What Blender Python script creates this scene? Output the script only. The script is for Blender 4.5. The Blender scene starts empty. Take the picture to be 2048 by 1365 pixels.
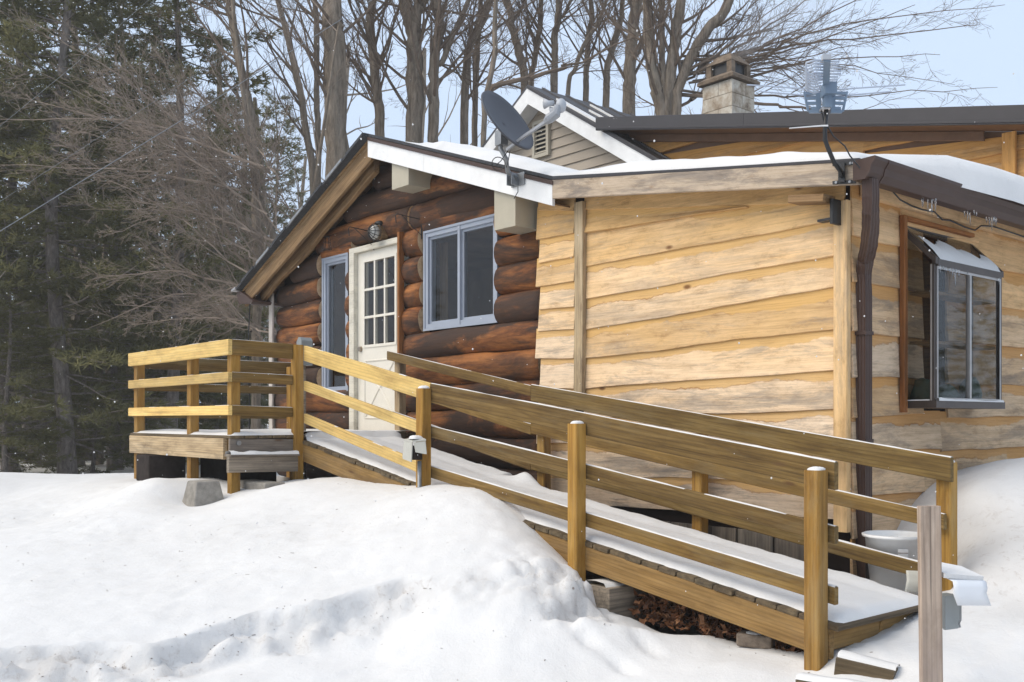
import bpy, math, random
import numpy as np
from mathutils import Vector, Matrix, Quaternion, noise as mn
random.seed(7); np.random.seed(7)
R = math.radians
S = bpy.context.scene
COL = S.collection

# ------------------------------------------------------------------ camera
# House axes: X runs along the front wall (towards the ramp's foot), Y runs into the house.
# Heights are measured from the photographer's eye (z = 0); the snow lies about 1.3 m below.
TH = R(49.7); F = 1973.0; HY = 840.0
cam_d = bpy.data.cameras.new('camera'); cam = bpy.data.objects.new('camera', cam_d); COL.objects.link(cam)
cam.location = (0, 0, 0); cam.rotation_euler = (R(90), 0, TH)
cam_d.sensor_width = 36; cam_d.lens = F / 2048 * 36; cam_d.shift_y = (HY - 682.5) / 2048
cam_d.clip_start = .05; cam_d.clip_end = 2000
S.camera = cam

# ------------------------------------------------------------------ world, sun, exposure
SUN_EL, SUN_AZ = R(48), R(-25)          # soft light from behind the photographer's left shoulder
w = bpy.data.worlds.new('World'); S.world = w; w.use_nodes = True
nt = w.node_tree; nt.nodes.clear()
o = nt.nodes.new('ShaderNodeOutputWorld'); bg = nt.nodes.new('ShaderNodeBackground')
sky = nt.nodes.new('ShaderNodeTexSky'); sky.sky_type = 'NISHITA'; sky.sun_disc = False
sky.sun_elevation = SUN_EL; sky.sun_rotation = R(180) - SUN_AZ
sky.air_density = 1.0; sky.dust_density = 2.5; sky.ozone_density = 1.6
veil = nt.nodes.new('ShaderNodeMix'); veil.data_type = 'RGBA'
veil.inputs[0].default_value = .75; veil.inputs[7].default_value = (6.9, 8.3, 10.4, 1)   # thin, even winter cloud
nt.links.new(sky.outputs[0], veil.inputs[6]); nt.links.new(veil.outputs[2], bg.inputs[0])
bg.inputs[1].default_value = .088
nt.links.new(bg.outputs[0], o.inputs[0])
sd = bpy.data.lights.new('sun', 'SUN'); sd.energy = 1.95; sd.angle = R(50); sd.color = (1, .89, .73)
sun = bpy.data.objects.new('sun', sd); COL.objects.link(sun)
sun_dir = Vector((math.sin(SUN_AZ) * math.cos(SUN_EL), -math.cos(SUN_AZ) * math.cos(SUN_EL), math.sin(SUN_EL)))
sun.rotation_euler = sun_dir.to_track_quat('Z', 'Y').to_euler()
S.view_settings.view_transform = 'Standard'; S.view_settings.look = 'None'
S.view_settings.exposure = 0.53; S.view_settings.gamma = 1.0
S.render.engine = 'CYCLES'
S.cycles.max_bounces = 8; S.cycles.transparent_max_bounces = 16

# ------------------------------------------------------------------ helpers
CT, ST = math.cos(TH), math.sin(TH)
def ray(px):
    r = (px - 1024) / F
    return CT * r - ST, ST * r + CT
def onY(px, py, Y):
    dx, dy = ray(px); D = Y / dy
    return Vector((dx * D, Y, (HY - py) / F * D))
def onX(px, py, X):
    dx, dy = ray(px); D = X / dx
    return Vector((X, dy * D, (HY - py) / F * D))
def at(px, py, D):
    dx, dy = ray(px)
    return Vector((dx * D, dy * D, (HY - py) / F * D))
def sd2w(s, d):
    return CT * s - ST * d, ST * s + CT * d

WM = {}
def link(ob, parent=None, M=None):
    COL.objects.link(ob)
    M = M or Matrix.Identity(4)
    WM[ob.name] = M
    ob.matrix_basis = M
    if parent is not None:
        ob.parent = parent
        ob.matrix_parent_inverse = WM[parent.name].inverted()
    return ob
def tag(o, label=None, cat=None, group=None, kind=None):
    if label: o['label'] = label
    if cat: o['category'] = cat
    if group: o['group'] = group
    if kind: o['kind'] = kind
    return o
def empty(name, loc, label, cat, group=None):
    e = bpy.data.objects.new(name, None); e.empty_display_size = .1
    link(e, None, Matrix.Translation(Vector(loc)))
    return tag(e, label, cat, group)
def mesh_obj(name, verts, faces, mats, parent=None, M=None, smooth=False, mi=None, uv=None):
    me = bpy.data.meshes.new(name); me.from_pydata([tuple(v) for v in verts], [], faces)
    for m in (mats if isinstance(mats, (list, tuple)) else [mats]): me.materials.append(m)
    if mi is not None: me.polygons.foreach_set('material_index', mi)
    if smooth: me.polygons.foreach_set('use_smooth', [True] * len(me.polygons))
    if uv is not None:
        l = me.uv_layers.new(name='UVMap')
        li = np.empty(len(me.loops), dtype=np.int32); me.loops.foreach_get('vertex_index', li)
        l.data.foreach_set('uv', np.asarray(uv, dtype=np.float32)[li].ravel())
    me.update()
    return link(bpy.data.objects.new(name, me), parent, M)
class MB:
    """collects geometry for one mesh"""
    def __init__(s): s.v = []; s.f = []; s.mi = []
    def box(s, lo, hi, m=0):
        x0, y0, z0 = lo; x1, y1, z1 = hi; b = len(s.v)
        s.v += [(x0,y0,z0),(x1,y0,z0),(x1,y1,z0),(x0,y1,z0),(x0,y0,z1),(x1,y0,z1),(x1,y1,z1),(x0,y1,z1)]
        for q in ((0,3,2,1),(4,5,6,7),(0,1,5,4),(1,2,6,5),(2,3,7,6),(3,0,4,7)):
            s.f.append(tuple(b + i for i in q)); s.mi.append(m)
    def prism(s, pts, d, m=0):
        """closed polygon pts (3D) swept along d"""
        n = len(pts); b = len(s.v); d = Vector(d)
        s.v += [tuple(p) for p in pts] + [tuple(Vector(p) + d) for p in pts]
        s.f.append(tuple(range(b, b + n))); s.f.append(tuple(range(b + 2*n - 1, b + n - 1, -1)))
        for i in range(n):
            j = (i + 1) % n; s.f.append((b + j, b + i, b + n + i, b + n + j))
        s.mi += [m] * (n + 2)
    def tube(s, pts, rad, sides=8, m=0, caps=True):
        pts = [Vector(p) for p in pts]; n = len(pts)
        if not isinstance(rad, (list, tuple)): rad = [rad] * n
        b = len(s.v); u = None
        for i, p in enumerate(pts):
            t = (pts[min(i+1, n-1)] - pts[max(i-1, 0)])
            if t.length < 1e-9: t = Vector((0,0,1))
            t.normalize()
            if u is None:
                u = t.orthogonal().normalized()
            else:
                u = (u - t * u.dot(t))
                u = u.normalized() if u.length > 1e-6 else t.orthogonal().normalized()
            v = t.cross(u); r = rad[i]
            for k in range(sides):
                a = 2 * math.pi * k / sides
                q = p + u * (math.cos(a) * r) + v * (math.sin(a) * r)
                s.v.append((q.x, q.y, q.z))
        for i in range(n - 1):
            for k in range(sides):
                k2 = (k + 1) % sides; a = b + i * sides
                s.f.append((a + k, a + k2, a + sides + k2, a + sides + k)); s.mi.append(m)
        if caps and sides > 2:
            s.f.append(tuple(b + k for k in range(sides - 1, -1, -1))); s.mi.append(m)
            e = b + (n - 1) * sides
            s.f.append(tuple(e + k for k in range(sides))); s.mi.append(m)
    def sphere(s, c, r, m=0, seg=10, rings=6, sc=(1,1,1)):
        b = len(s.v); c = Vector(c)
        for i in range(rings + 1):
            ph = math.pi * i / rings
            for k in range(seg):
                a = 2 * math.pi * k / seg
                s.v.append((c.x + r*sc[0]*math.sin(ph)*math.cos(a), c.y + r*sc[1]*math.sin(ph)*math.sin(a), c.z + r*sc[2]*math.cos(ph)))
        for i in range(rings):
            for k in range(seg):
                k2 = (k+1) % seg
                s.f.append((b+i*seg+k, b+(i+1)*seg+k, b+(i+1)*seg+k2, b+i*seg+k2)); s.mi.append(m)
    def build(s, name, mats, parent=None, M=None, smooth=False):
        return mesh_obj(name, s.v, s.f, mats, parent, M, smooth, s.mi)

# ------------------------------------------------------------------ materials
def new_mat(name, rough=.8, spec=.3, metal=0.0):
    m = bpy.data.materials.new(name); m.use_nodes = True
    b = m.node_tree.nodes['Principled BSDF']
    b.inputs['Roughness'].default_value = rough; b.inputs['Specular IOR Level'].default_value = spec
    b.inputs['Metallic'].default_value = metal
    return m, m.node_tree, b
def N(t, typ, **kw):
    n = t.nodes.new(typ)
    for k, v in kw.items(): setattr(n, k, v)
    return n
def ramp(t, fac, stops, interp='LINEAR'):
    r = N(t, 'ShaderNodeValToRGB'); cr = r.color_ramp; cr.interpolation = interp
    while len(cr.elements) < len(stops): cr.elements.new(.5)
    for e, (p, c) in zip(cr.elements, stops):
        e.position = p; e.color = (c[0], c[1], c[2], 1) if not isinstance(c, (int, float)) else (c, c, c, 1)
    t.links.new(fac, r.inputs[0]); return r.outputs[0]
def mixc(t, fac, a, b, mode='MIX'):
    n = N(t, 'ShaderNodeMix', data_type='RGBA', blend_type=mode)
    for i, x in ((0, fac), (6, a), (7, b)):
        if hasattr(x, 'is_output'): t.links.new(x, n.inputs[i])
        elif i == 0: n.inputs[0].default_value = x
        else: n.inputs[i].default_value = (x[0], x[1], x[2], 1)
    return n.outputs[2]
def math_n(t, op, a, b=0.0):
    n = N(t, 'ShaderNodeMath', operation=op)
    for i, x in ((0, a), (1, b)):
        if hasattr(x, 'is_output'): t.links.new(x, n.inputs[i])
        else: n.inputs[i].default_value = x
    return n.outputs[0]
def coords(t, scale=(1,1,1), rnd=True, kind='Object'):
    tc = N(t, 'ShaderNodeTexCoord'); mp = N(t, 'ShaderNodeMapping'); mp.inputs['Scale'].default_value = scale
    src = tc.outputs[kind]
    if rnd:
        oi = N(t, 'ShaderNodeObjectInfo')
        va = N(t, 'ShaderNodeVectorMath', operation='ADD')
        vm = N(t, 'ShaderNodeVectorMath', operation='SCALE'); vm.inputs[0].default_value = (31.7, 17.3, 23.1)
        t.links.new(oi.outputs['Random'], vm.inputs['Scale'])
        t.links.new(src, va.inputs[0]); t.links.new(vm.outputs[0], va.inputs[1]); src = va.outputs[0]
    t.links.new(src, mp.inputs[0]); return mp.outputs[0]
def noise_n(t, vec, scale, detail=6, rough=.6, dist=0.0):
    n = N(t, 'ShaderNodeTexNoise'); n.inputs['Scale'].default_value = scale; n.inputs['Detail'].default_value = detail
    n.inputs['Roughness'].default_value = rough; n.inputs['Distortion'].default_value = dist
    t.links.new(vec, n.inputs['Vector']); return n.outputs['Fac']
def bump(t, b, h, strength=.3, dist=.01):
    n = N(t, 'ShaderNodeBump'); n.inputs['Strength'].default_value = strength; n.inputs['Distance'].default_value = dist
    t.links.new(h, n.inputs['Height']); t.links.new(n.outputs[0], b.inputs['Normal'])
def plain(name, col, rough=.6, spec=.4, metal=0.0, var=.12, scale=6.0, bmp=0.0):
    m, t, b = new_mat(name, rough, spec, metal)
    v = coords(t); n = noise_n(t, v, scale, 6, .65)
    lo = tuple(c * (1 - var) for c in col); hi = tuple(min(1, c * (1 + var)) for c in col)
    t.links.new(ramp(t, n, [(.3, lo), (.7, hi)]), b.inputs['Base Color'])
    if bmp: bump(t, b, noise_n(t, v, scale * 8, 4), bmp, .004)
    return m
def wood(name, stops, stretch=(.9, 13, 13), patch=None, patch_amt=.5, rough=.75, knots=True, knotcol=(.10,.05,.02), grain=.35, rings=True):
    """grain runs along the piece's local X"""
    m, t, b = new_mat(name, rough, .25)
    v = coords(t, stretch)
    n1 = noise_n(t, v, 1.6, 9, .62, .8)
    col = ramp(t, n1, stops)
    oi = N(t, 'ShaderNodeObjectInfo')
    vv = ramp(t, oi.outputs['Random'], [(0, (.74,.72,.72)), (.35, (1.1,1.08,1.02)), (.7, (.88,.90,.90)), (1, (1.2,1.15,1.05))])
    col = mixc(t, 1.0, col, vv, 'MULTIPLY')
    hgt = n1
    if rings:
        v2 = coords(t, (.35, 5, 5))
        wv = N(t, 'ShaderNodeTexWave', wave_type='BANDS', bands_direction='Z'); wv.inputs['Scale'].default_value = 2.6
        wv.inputs['Distortion'].default_value = 7; wv.inputs['Detail'].default_value = 3; wv.inputs['Detail Scale'].default_value = .8
        t.links.new(v2, wv.inputs['Vector'])
        g = ramp(t, wv.outputs['Fac'], [(.0, (1-grain,)*3), (.45, (1,1,1)), (1, (1,1,1))])
        col = mixc(t, .55, col, g, 'MULTIPLY')
    vb = coords(t, (.9, 2.5, 2.5)); nb = noise_n(t, vb, 2.2, 7, .7, .3)
    col = mixc(t, .9, col, ramp(t, nb, [(.3, (.66,.64,.62)), (.5, (1,1,1)), (.72, (1.2,1.18,1.14))]), 'MULTIPLY')
    vk = coords(t, (.6, 46, 46)); nk = noise_n(t, vk, 1.1, 3, .5)
    col = mixc(t, ramp(t, nk, [(.66, 0.0), (.71, .55)]), col, tuple(c * .35 for c in stops[0][1]))
    if patch:
        v3 = coords(t, (.55, 3.2, 3.2)); n3 = noise_n(t, v3, 1.5, 7, .7, .4)
        f = ramp(t, n3, [(.5 - .0, 0.0), (.68, patch_amt)])
        col = mixc(t, f, col, patch)
    if knots:
        v4 = coords(t, (1.6, 6.5, 6.5)); vo = N(t, 'ShaderNodeTexVoronoi'); vo.inputs['Scale'].default_value = .8
        t.links.new(v4, vo.inputs['Vector'])
        f = ramp(t, vo.outputs['Distance'], [(.03, .85), (.085, 0.0)])
        col = mixc(t, f, col, knotcol)
    t.links.new(col, b.inputs['Base Color'])
    v5 = coords(t, (3, 60, 60)); n5 = noise_n(t, v5, 2, 4, .6)
    bump(t, b, n5, .35, .004)
    return m
def plank_mat(name, warm, pale, grey, orange):
    """rough-sawn siding: UV v runs from the lower live edge (0) to the top (1); 'wear' on each plank sets how bleached it is"""
    m, t, b = new_mat(name, .85, .15)
    v = coords(t, (.8, 9, 9)); n1 = noise_n(t, v, 1.5, 9, .65, .6)
    va = coords(t, (.5, 1.6, 1.6)); na = noise_n(t, va, 1.3, 6, .6, .5)
    at_ = N(t, 'ShaderNodeAttribute', attribute_type='OBJECT', attribute_name='wear')
    oi = N(t, 'ShaderNodeObjectInfo')
    wr = math_n(t, 'ADD', at_.outputs['Fac'], math_n(t, 'MULTIPLY', math_n(t, 'SUBTRACT', na, .5), .9))
    wr = math_n(t, 'ADD', wr, math_n(t, 'MULTIPLY', math_n(t, 'SUBTRACT', oi.outputs['Random'], .5), .6))
    base = mixc(t, wr, warm, pale)
    g = ramp(t, n1, [(.25, (.62,.58,.52)), (.5, (.95,.94,.93)), (.8, (1.12,1.1,1.06))])
    base = mixc(t, .95, base, g, 'MULTIPLY')
    oi2 = ramp(t, oi.outputs['Random'], [(0, (.86,.84,.82)), (.4, (1.08,1.06,1.02)), (.75, (.95,.92,.86)), (1, (1.1,1.08,1.06))])
    base = mixc(t, 1.0, base, oi2, 'MULTIPLY')
    vm_ = coords(t, (4, 11, 11)); nm = noise_n(t, vm_, 1.1, 8, .8, .3)
    base = mixc(t, .8, base, ramp(t, nm, [(.34, (.66,.6,.54)), (.46, (.97,.95,.93)), (.6, (1.08,1.07,1.06))]), 'MULTIPLY')
    # grey weathering streaks
    vg = coords(t, (.7, 4.2, 4.2)); ng = noise_n(t, vg, 1.7, 9, .74, .6)
    fg = ramp(t, ng, [(.49, 0.0), (.58, .55), (.70, .95)])
    fg2 = math_n(t, 'MULTIPLY', fg, math_n(t, 'ADD', math_n(t, 'MULTIPLY', at_.outputs['Fac'], .75), .3))
    base = mixc(t, fg2, base, grey)
    vf = coords(t, (2.2, 26, 26)); nf = noise_n(t, vf, 1.4, 8, .75)
    ff = ramp(t, nf, [(.6, 0.0), (.72, .65)])
    base = mixc(t, math_n(t, 'MULTIPLY', ff, ramp(t, ng, [(.42, .12), (.6, .9)])), base, (.13,.105,.085))
    # orange tide line kept under the lap of the plank above
    uv = N(t, 'ShaderNodeUVMap'); sx = N(t, 'ShaderNodeSeparateXYZ'); t.links.new(uv.outputs[0], sx.inputs[0])
    vw = coords(t, (1.2, 1.2, 1.2)); nw = noise_n(t, vw, 1.6, 5, .6)
    nw2 = noise_n(t, coords(t, (14, 14, 14)), 1.5, 4, .7)
    e = math_n(t, 'ADD', sx.outputs['Y'], math_n(t, 'ADD', math_n(t, 'MULTIPLY', math_n(t, 'SUBTRACT', nw, .5), .62), math_n(t, 'MULTIPLY', math_n(t, 'SUBTRACT', nw2, .5), .09)))
    fo = ramp(t, e, [(.775, 0.0), (.80, .75), (1.0, .85)])
    line = ramp(t, e, [(.76, 0.0), (.775, .85), (.79, .85), (.805, 0.0)])
    base = mixc(t, fo, base, orange)
    base = mixc(t, math_n(t, 'MULTIPLY', line, ramp(t, na, [(.45, 0.0), (.6, .9)])), base, (.36,.17,.05))
    v4 = coords(t, (1.7, 3.6, 3.6)); vo = N(t, 'ShaderNodeTexVoronoi'); vo.inputs['Scale'].default_value = .85
    t.links.new(v4, vo.inputs['Vector'])
    base = mixc(t, ramp(t, vo.outputs['Distance'], [(.03, .9), (.07, 0.0)]), base, (.17,.075,.03))
    vl = coords(t, (1.5, 70, 70)); nl = noise_n(t, vl, 1.5, 5, .7)
    base = mixc(t, .75, base, ramp(t, nl, [(.32, (.74,.70,.66)), (.5, (1,1,1)), (.7, (1.08,1.08,1.08))]), 'MULTIPLY')
    t.links.new(base, b.inputs['Base Color'])
    v5 = coords(t, (3, 42, 42)); n5 = noise_n(t, v5, 2, 5, .7)
    bump(t, b, math_n(t, 'ADD', n5, n1), .45, .006)
    return m

M = {}
M['new'] = wood('new_pine', [(.25, (.52,.34,.13)), (.5, (.67,.47,.17)), (.75, (.75,.56,.25))], knotcol=(.30,.14,.05), grain=.28, rough=.65)
M['old'] = wood('weathered_treated', [(.25, (.085,.046,.013)), (.5, (.175,.108,.032)), (.78, (.30,.20,.075))], patch=(.21,.17,.10), patch_amt=.5, grain=.35)
M['post'] = wood('treated_post', [(.25, (.20,.095,.018)), (.5, (.37,.20,.042)), (.78, (.51,.305,.08))], patch=(.36,.28,.15), patch_amt=.45, grain=.3)
M['grey'] = wood('grey_timber', [(.25, (.12,.105,.09)), (.5, (.25,.215,.18)), (.78, (.36,.31,.26))], patch=(.13,.11,.095), patch_amt=.7)
M['rim'] = wood('stained_rim', [(.25, (.25,.18,.11)), (.5, (.43,.33,.21)), (.78, (.54,.44,.31))], patch=(.10,.075,.055), patch_amt=.85, grain=.4)
M['stringer'] = wood('stringer_wood', [(.25, (.17,.095,.03)), (.5, (.29,.175,.062)), (.78, (.40,.26,.11))], patch=(.17,.12,.07), patch_amt=.6)
M['stake'] = wood('stake_wood', [(.25, (.25,.19,.15)), (.5, (.39,.31,.26)), (.78, (.50,.42,.36))], patch=(.30,.245,.23), patch_amt=.5)
M['decking'] = wood('decking', [(.25, (.06,.045,.03)), (.5, (.12,.09,.055)), (.78, (.2,.15,.09))], knots=False)
M['barge'] = wood('barge_wood', [(.25, (.13,.075,.035)), (.5, (.27,.165,.08)), (.78, (.38,.25,.135))], patch=(.09,.06,.04), patch_amt=.6)
M['redwood'] = wood('window_casing', [(.25, (.15,.055,.018)), (.5, (.29,.115,.035)), (.78, (.36,.165,.06))], grain=.25)
M['plank'] = plank_mat('plank_siding', (.78,.52,.24), (.82,.68,.53), (.27,.235,.20), (.66,.40,.14))
M['plank_grey'] = plank_mat('plank_fascia_wood', (.62,.47,.31), (.52,.44,.36), (.19,.165,.145), (.55,.38,.2))
M['plank_side'] = plank_mat('plank_siding_side', (.70,.47,.25), (.62,.50,.38), (.15,.128,.11), (.52,.27,.085))
M['plank_up'] = plank_mat('plank_siding_upper', (.60,.33,.11), (.62,.40,.19), (.25,.19,.13), (.52,.27,.08))
def log_mat():
    m, t, b = new_mat('log_stain', .72, .25)
    v = coords(t, (.8, 5, 5)); n1 = noise_n(t, v, 1.5, 9, .68, .9)
    v2 = coords(t, (.5, 1.6, 1.6)); n2 = noise_n(t, v2, 1.5, 7, .65, .6)
    col = ramp(t, n1, [(.27, (.040,.016,.007)), (.42, (.19,.065,.018)), (.56, (.40,.155,.042)), (.76, (.56,.27,.10))])
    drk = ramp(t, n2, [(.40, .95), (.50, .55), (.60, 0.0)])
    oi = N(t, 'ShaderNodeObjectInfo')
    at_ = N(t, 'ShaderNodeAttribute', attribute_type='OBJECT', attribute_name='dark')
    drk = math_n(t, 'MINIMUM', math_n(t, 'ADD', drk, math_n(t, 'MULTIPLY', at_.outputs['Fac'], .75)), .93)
    v6 = coords(t, (2.0, 14, 14)); n6 = noise_n(t, v6, 1.4, 8, .75)
    col = mixc(t, .8, col, ramp(t, n6, [(.33, (.35,.3,.28)), (.5, (1,1,1)), (.7, (1.25,1.2,1.15))]), 'MULTIPLY')
    vc = coords(t, (.5, 30, 30)); nc = noise_n(t, vc, 1.2, 3, .5)
    col = mixc(t, ramp(t, nc, [(.64, 0.0), (.69, .8)]), col, (.02,.012,.008))
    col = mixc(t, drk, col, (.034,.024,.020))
    col = mixc(t, 1.0, col, ramp(t, oi.outputs['Random'], [(0, (.78,.76,.74)), (1, (1.2,1.15,1.1))]), 'MULTIPLY')
    t.links.new(col, b.inputs['Base Color'])
    v5 = coords(t, (2, 22, 22)); bump(t, b, math_n(t, 'ADD', noise_n(t, v5, 2, 6, .7), n2), .55, .012)
    return m
M['log'] = log_mat()
def logend_mat():
    m, t, b = new_mat('log_end_grain', .8, .2)
    v = coords(t, (1, 1, 1)); n = noise_n(t, v, 14, 6, .7)
    t.links.new(ramp(t, n, [(.3, (.22,.13,.07)), (.46, (.50,.34,.2)), (.7, (.64,.47,.31))]), b.inputs['Base Color']); return m
M['logend'] = logend_mat()
M['chink'] = plain('chinking', (.02,.013,.01), .9, .1)
M['white'] = plain('white_trim', (.76,.76,.75), .5, .4, var=.08)
M['cornertrim'] = plain('corner_trim_paint', (.50,.45,.40), .6, .3, var=.2)
M['tan'] = plain('tan_paint', (.42,.38,.29), .5, .4, var=.06)
M['door'] = plain('door_paint', (.74,.70,.61), .42, .45, var=.05)
M['jamb'] = wood('jamb_paint', [(.2, (.50,.42,.32)), (.4, (.70,.65,.55)), (.8, (.76,.71,.62))], knots=False, grain=.1)
M['winframe'] = plain('blue_grey_vinyl', (.33,.365,.43), .4, .45, var=.06)
M['bronze'] = plain('bronze_aluminium', (.062,.048,.042), .4, .5, .3, var=.2)
M['alu'] = plain('bare_aluminium', (.42,.40,.39), .35, .5, .6, var=.15)
M['gutter'] = plain('brown_gutter', (.060,.034,.026), .5, .3, var=.12)
M['darktrim'] = plain('dark_rake_metal', (.026,.022,.024), .4, .5, var=.15)
M['soffit'] = plain('brown_soffit', (.13,.068,.035), .5, .4, var=.2)
M['shingle'] = plain('shingles', (.055,.057,.062), .9, .2, var=.35, scale=30, bmp=.5)
M['metalroof'] = plain('dark_metal_roof', (.05,.048,.052), .45, .5, var=.2)
M['vinyl'] = plain('vinyl_siding', (.40,.34,.27), .6, .3, var=.05, scale=3)
M['ventp'] = plain('vent_paint', (.45,.41,.33), .6, .3, var=.05)
M['interior'] = plain('room_wall', (.22,.15,.10), .9, .1, var=.3, scale=2)
M['interior2'] = wood('room_panelling', [(.25, (.30,.19,.10)), (.5, (.48,.33,.2)), (.8, (.6,.45,.3))])
M['black'] = plain('black_metal', (.012,.012,.013), .45, .5, var=.3)
M['steel'] = plain('galvanised_steel', (.25,.26,.27), .45, .5, .5, var=.25, scale=18)
M['dish'] = plain('dish_grey', (.065,.067,.078), .5, .4, var=.08)
M['dishgrey'] = plain('light_grey_plastic', (.30,.315,.34), .5, .4, var=.08)
M['lnb'] = plain('pale_plastic', (.40,.42,.45), .45, .4, var=.05)
M['antblue'] = plain('blue_grey_plastic', (.16,.22,.30), .4, .45, var=.1)
M['antwhite'] = plain('antenna_element', (.42,.47,.56), .35, .5, .2, var=.05)
M['ziptie'] = plain('white_nylon', (.75,.75,.75), .4, .4, var=.03)
M['brass'] = plain('aged_nickel', (.30,.25,.20), .3, .5, .8, var=.2)
M['tub'] = plain('white_plastic', (.82,.82,.81), .4, .45, var=.05)
M['sheet'] = plain('white_sheet_metal', (.78,.79,.81), .35, .5, var=.03)
M['boxgrey'] = plain('grey_enclosure', (.27,.29,.29), .45, .45, var=.12)
M['boxbeige'] = plain('beige_cover', (.46,.45,.40), .45, .45, var=.08)
M['greencloth'] = plain('green_plastic_bag', (.03,.075,.055), .5, .4, var=.4, scale=9)
M['globe'] = plain('frosted_globe', (.55,.55,.52), .15, .5, var=.1)
M['conc'] = plain('concrete', (.27,.25,.22), .9, .15, var=.3, scale=14, bmp=.5)
M['darkblock'] = plain('dark_block', (.035,.028,.025), .9, .1, var=.4, scale=10, bmp=.4)
M['brick'] = plain('old_brick', (.20,.16,.125), .9, .15, var=.4, scale=22, bmp=.6)
def chimney_mat():
    m, t, b = new_mat('limewashed_block', .9, .15)
    v = coords(t, (1,1,1), kind='Object'); n = noise_n(t, v, 5, 8, .7); n2 = noise_n(t, v, 2.2, 5, .6)
    c = ramp(t, n, [(.3, (.16,.12,.085)), (.45, (.42,.35,.27)), (.6, (.58,.54,.46))])
    c = mixc(t, ramp(t, n2, [(.5, 0.0), (.7, .6)]), c, (.24,.17,.11))
    t.links.new(c, b.inputs['Base Color']); bump(t, b, n, .5, .01); return m
M['chim'] = chimney_mat()
M['chimcap'] = plain('sooty_concrete', (.17,.13,.095), .9, .15, var=.45, scale=8, bmp=.5)
def bark_mat(name, a, b_, c, sc=(1,1,.18)):
    m, t, b = new_mat(name, .9, .15)
    v = coords(t, sc); n = noise_n(t, v, 14, 7, .7, .4); n2 = noise_n(t, coords(t, (1,1,.5)), 2.5, 4)
    col = ramp(t, n, [(.3, a), (.5, b_), (.72, c)])
    col = mixc(t, ramp(t, n2, [(.5, 0.0), (.7, .35)]), col, (.20,.19,.16))
    t.links.new(col, b.inputs['Base Color']); bump(t, b, n, 1.0, .05); return m
M['bark'] = bark_mat('maple_bark', (.095,.075,.056), (.23,.185,.14), (.38,.31,.245))
M['pinebark'] = bark_mat('pine_bark', (.09,.075,.065), (.20,.17,.15), (.34,.30,.27), (1,1,.4))
M['twig'] = plain('twig_bark', (.165,.125,.095), .9, .1, var=.3, scale=3)
M['redtwig'] = plain('thicket_twig', (.25,.20,.16), .9, .1, var=.3, scale=3)
def needle_mat():
    m, t, b = new_mat('pine_needles', .6, .25)
    v = coords(t, (1,1,1)); n = noise_n(t, v, 1.1, 5, .6)
    c = ramp(t, n, [(.3, (.11,.112,.048)), (.5, (.165,.16,.072)), (.7, (.22,.205,.095))]); t.links.new(c, b.inputs['Base Color'])
    tl = N(t, 'ShaderNodeBsdfTranslucent'); t.links.new(c, tl.inputs[0]); mx = N(t, 'ShaderNodeMixShader'); mx.inputs[0].default_value = .55
    t.links.new(b.outputs[0], mx.inputs[1]); t.links.new(tl.outputs[0], mx.inputs[2]); t.links.new(mx.outputs[0], t.nodes['Material Output'].inputs[0])
    return m
M['needle'] = needle_mat()
def snow_mat(name, dirt_shade):
    m, t, b = new_mat(name, .65, .3)
    tc = N(t, 'ShaderNodeTexCoord'); v = tc.outputs['Object']
    n = noise_n(t, v, 3.0, 8, .6); n2 = noise_n(t, v, 38, 5, .7)
    col = ramp(t, n, [(.3, (.675,.665,.65)), (.7, (.735,.725,.71))])
    if dirt_shade:
        a = N(t, 'ShaderNodeAttribute', attribute_name='dirt_shade')
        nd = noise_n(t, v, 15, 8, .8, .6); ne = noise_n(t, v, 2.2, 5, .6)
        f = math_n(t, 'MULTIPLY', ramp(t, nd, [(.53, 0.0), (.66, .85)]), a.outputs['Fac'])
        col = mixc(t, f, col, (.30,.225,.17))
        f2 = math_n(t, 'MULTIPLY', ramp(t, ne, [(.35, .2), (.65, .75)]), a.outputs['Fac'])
        col = mixc(t, f2, col, (.47,.45,.43))  # dirty crust grey, darkened further to paint in the ledge's undercut shade
        # loose specks of bark and needles
        vo = N(t, 'ShaderNodeTexVoronoi'); vo.inputs['Scale'].default_value = 11; t.links.new(v, vo.inputs['Vector'])
        rs = N(t, 'ShaderNodeSeparateColor'); t.links.new(vo.outputs['Color'], rs.inputs[0])
        sp = math_n(t, 'MULTIPLY', ramp(t, vo.outputs['Distance'], [(.07, .9), (.12, 0.0)]), ramp(t, rs.outputs[0], [(.86, 0.0), (.88, 1.0)]))
        sp = math_n(t, 'MULTIPLY', sp, ramp(t, noise_n(t, v, .9, 4), [(.48, 0.0), (.62, 1.0)]))
        col = mixc(t, sp, col, (.16,.11,.08))
    t.links.new(col, b.inputs['Base Color'])
    n3 = noise_n(t, v, 120, 4, .75)
    bump(t, b, math_n(t, 'ADD', math_n(t, 'ADD', n, math_n(t, 'MULTIPLY', n2, .30)), math_n(t, 'MULTIPLY', n3, .18)), .5, .025)
    return m
M['snow'] = snow_mat('clean_snow', False)
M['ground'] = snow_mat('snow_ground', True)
M['soil'] = plain('leafy_soil', (.07,.045,.03), .95, .1, var=.6, scale=24, bmp=1.0)
def leaf_mat():
    m, t, b = new_mat('dead_leaf', .7, .2)
    a = N(t, 'ShaderNodeAttribute', attribute_name='tint')
    t.links.new(ramp(t, a.outputs['Fac'], [(0, (.07,.03,.015)), (.5, (.20,.085,.038)), (1, (.36,.19,.10))]), b.inputs['Base Color']); return m
M['leaf'] = leaf_mat()
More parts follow.
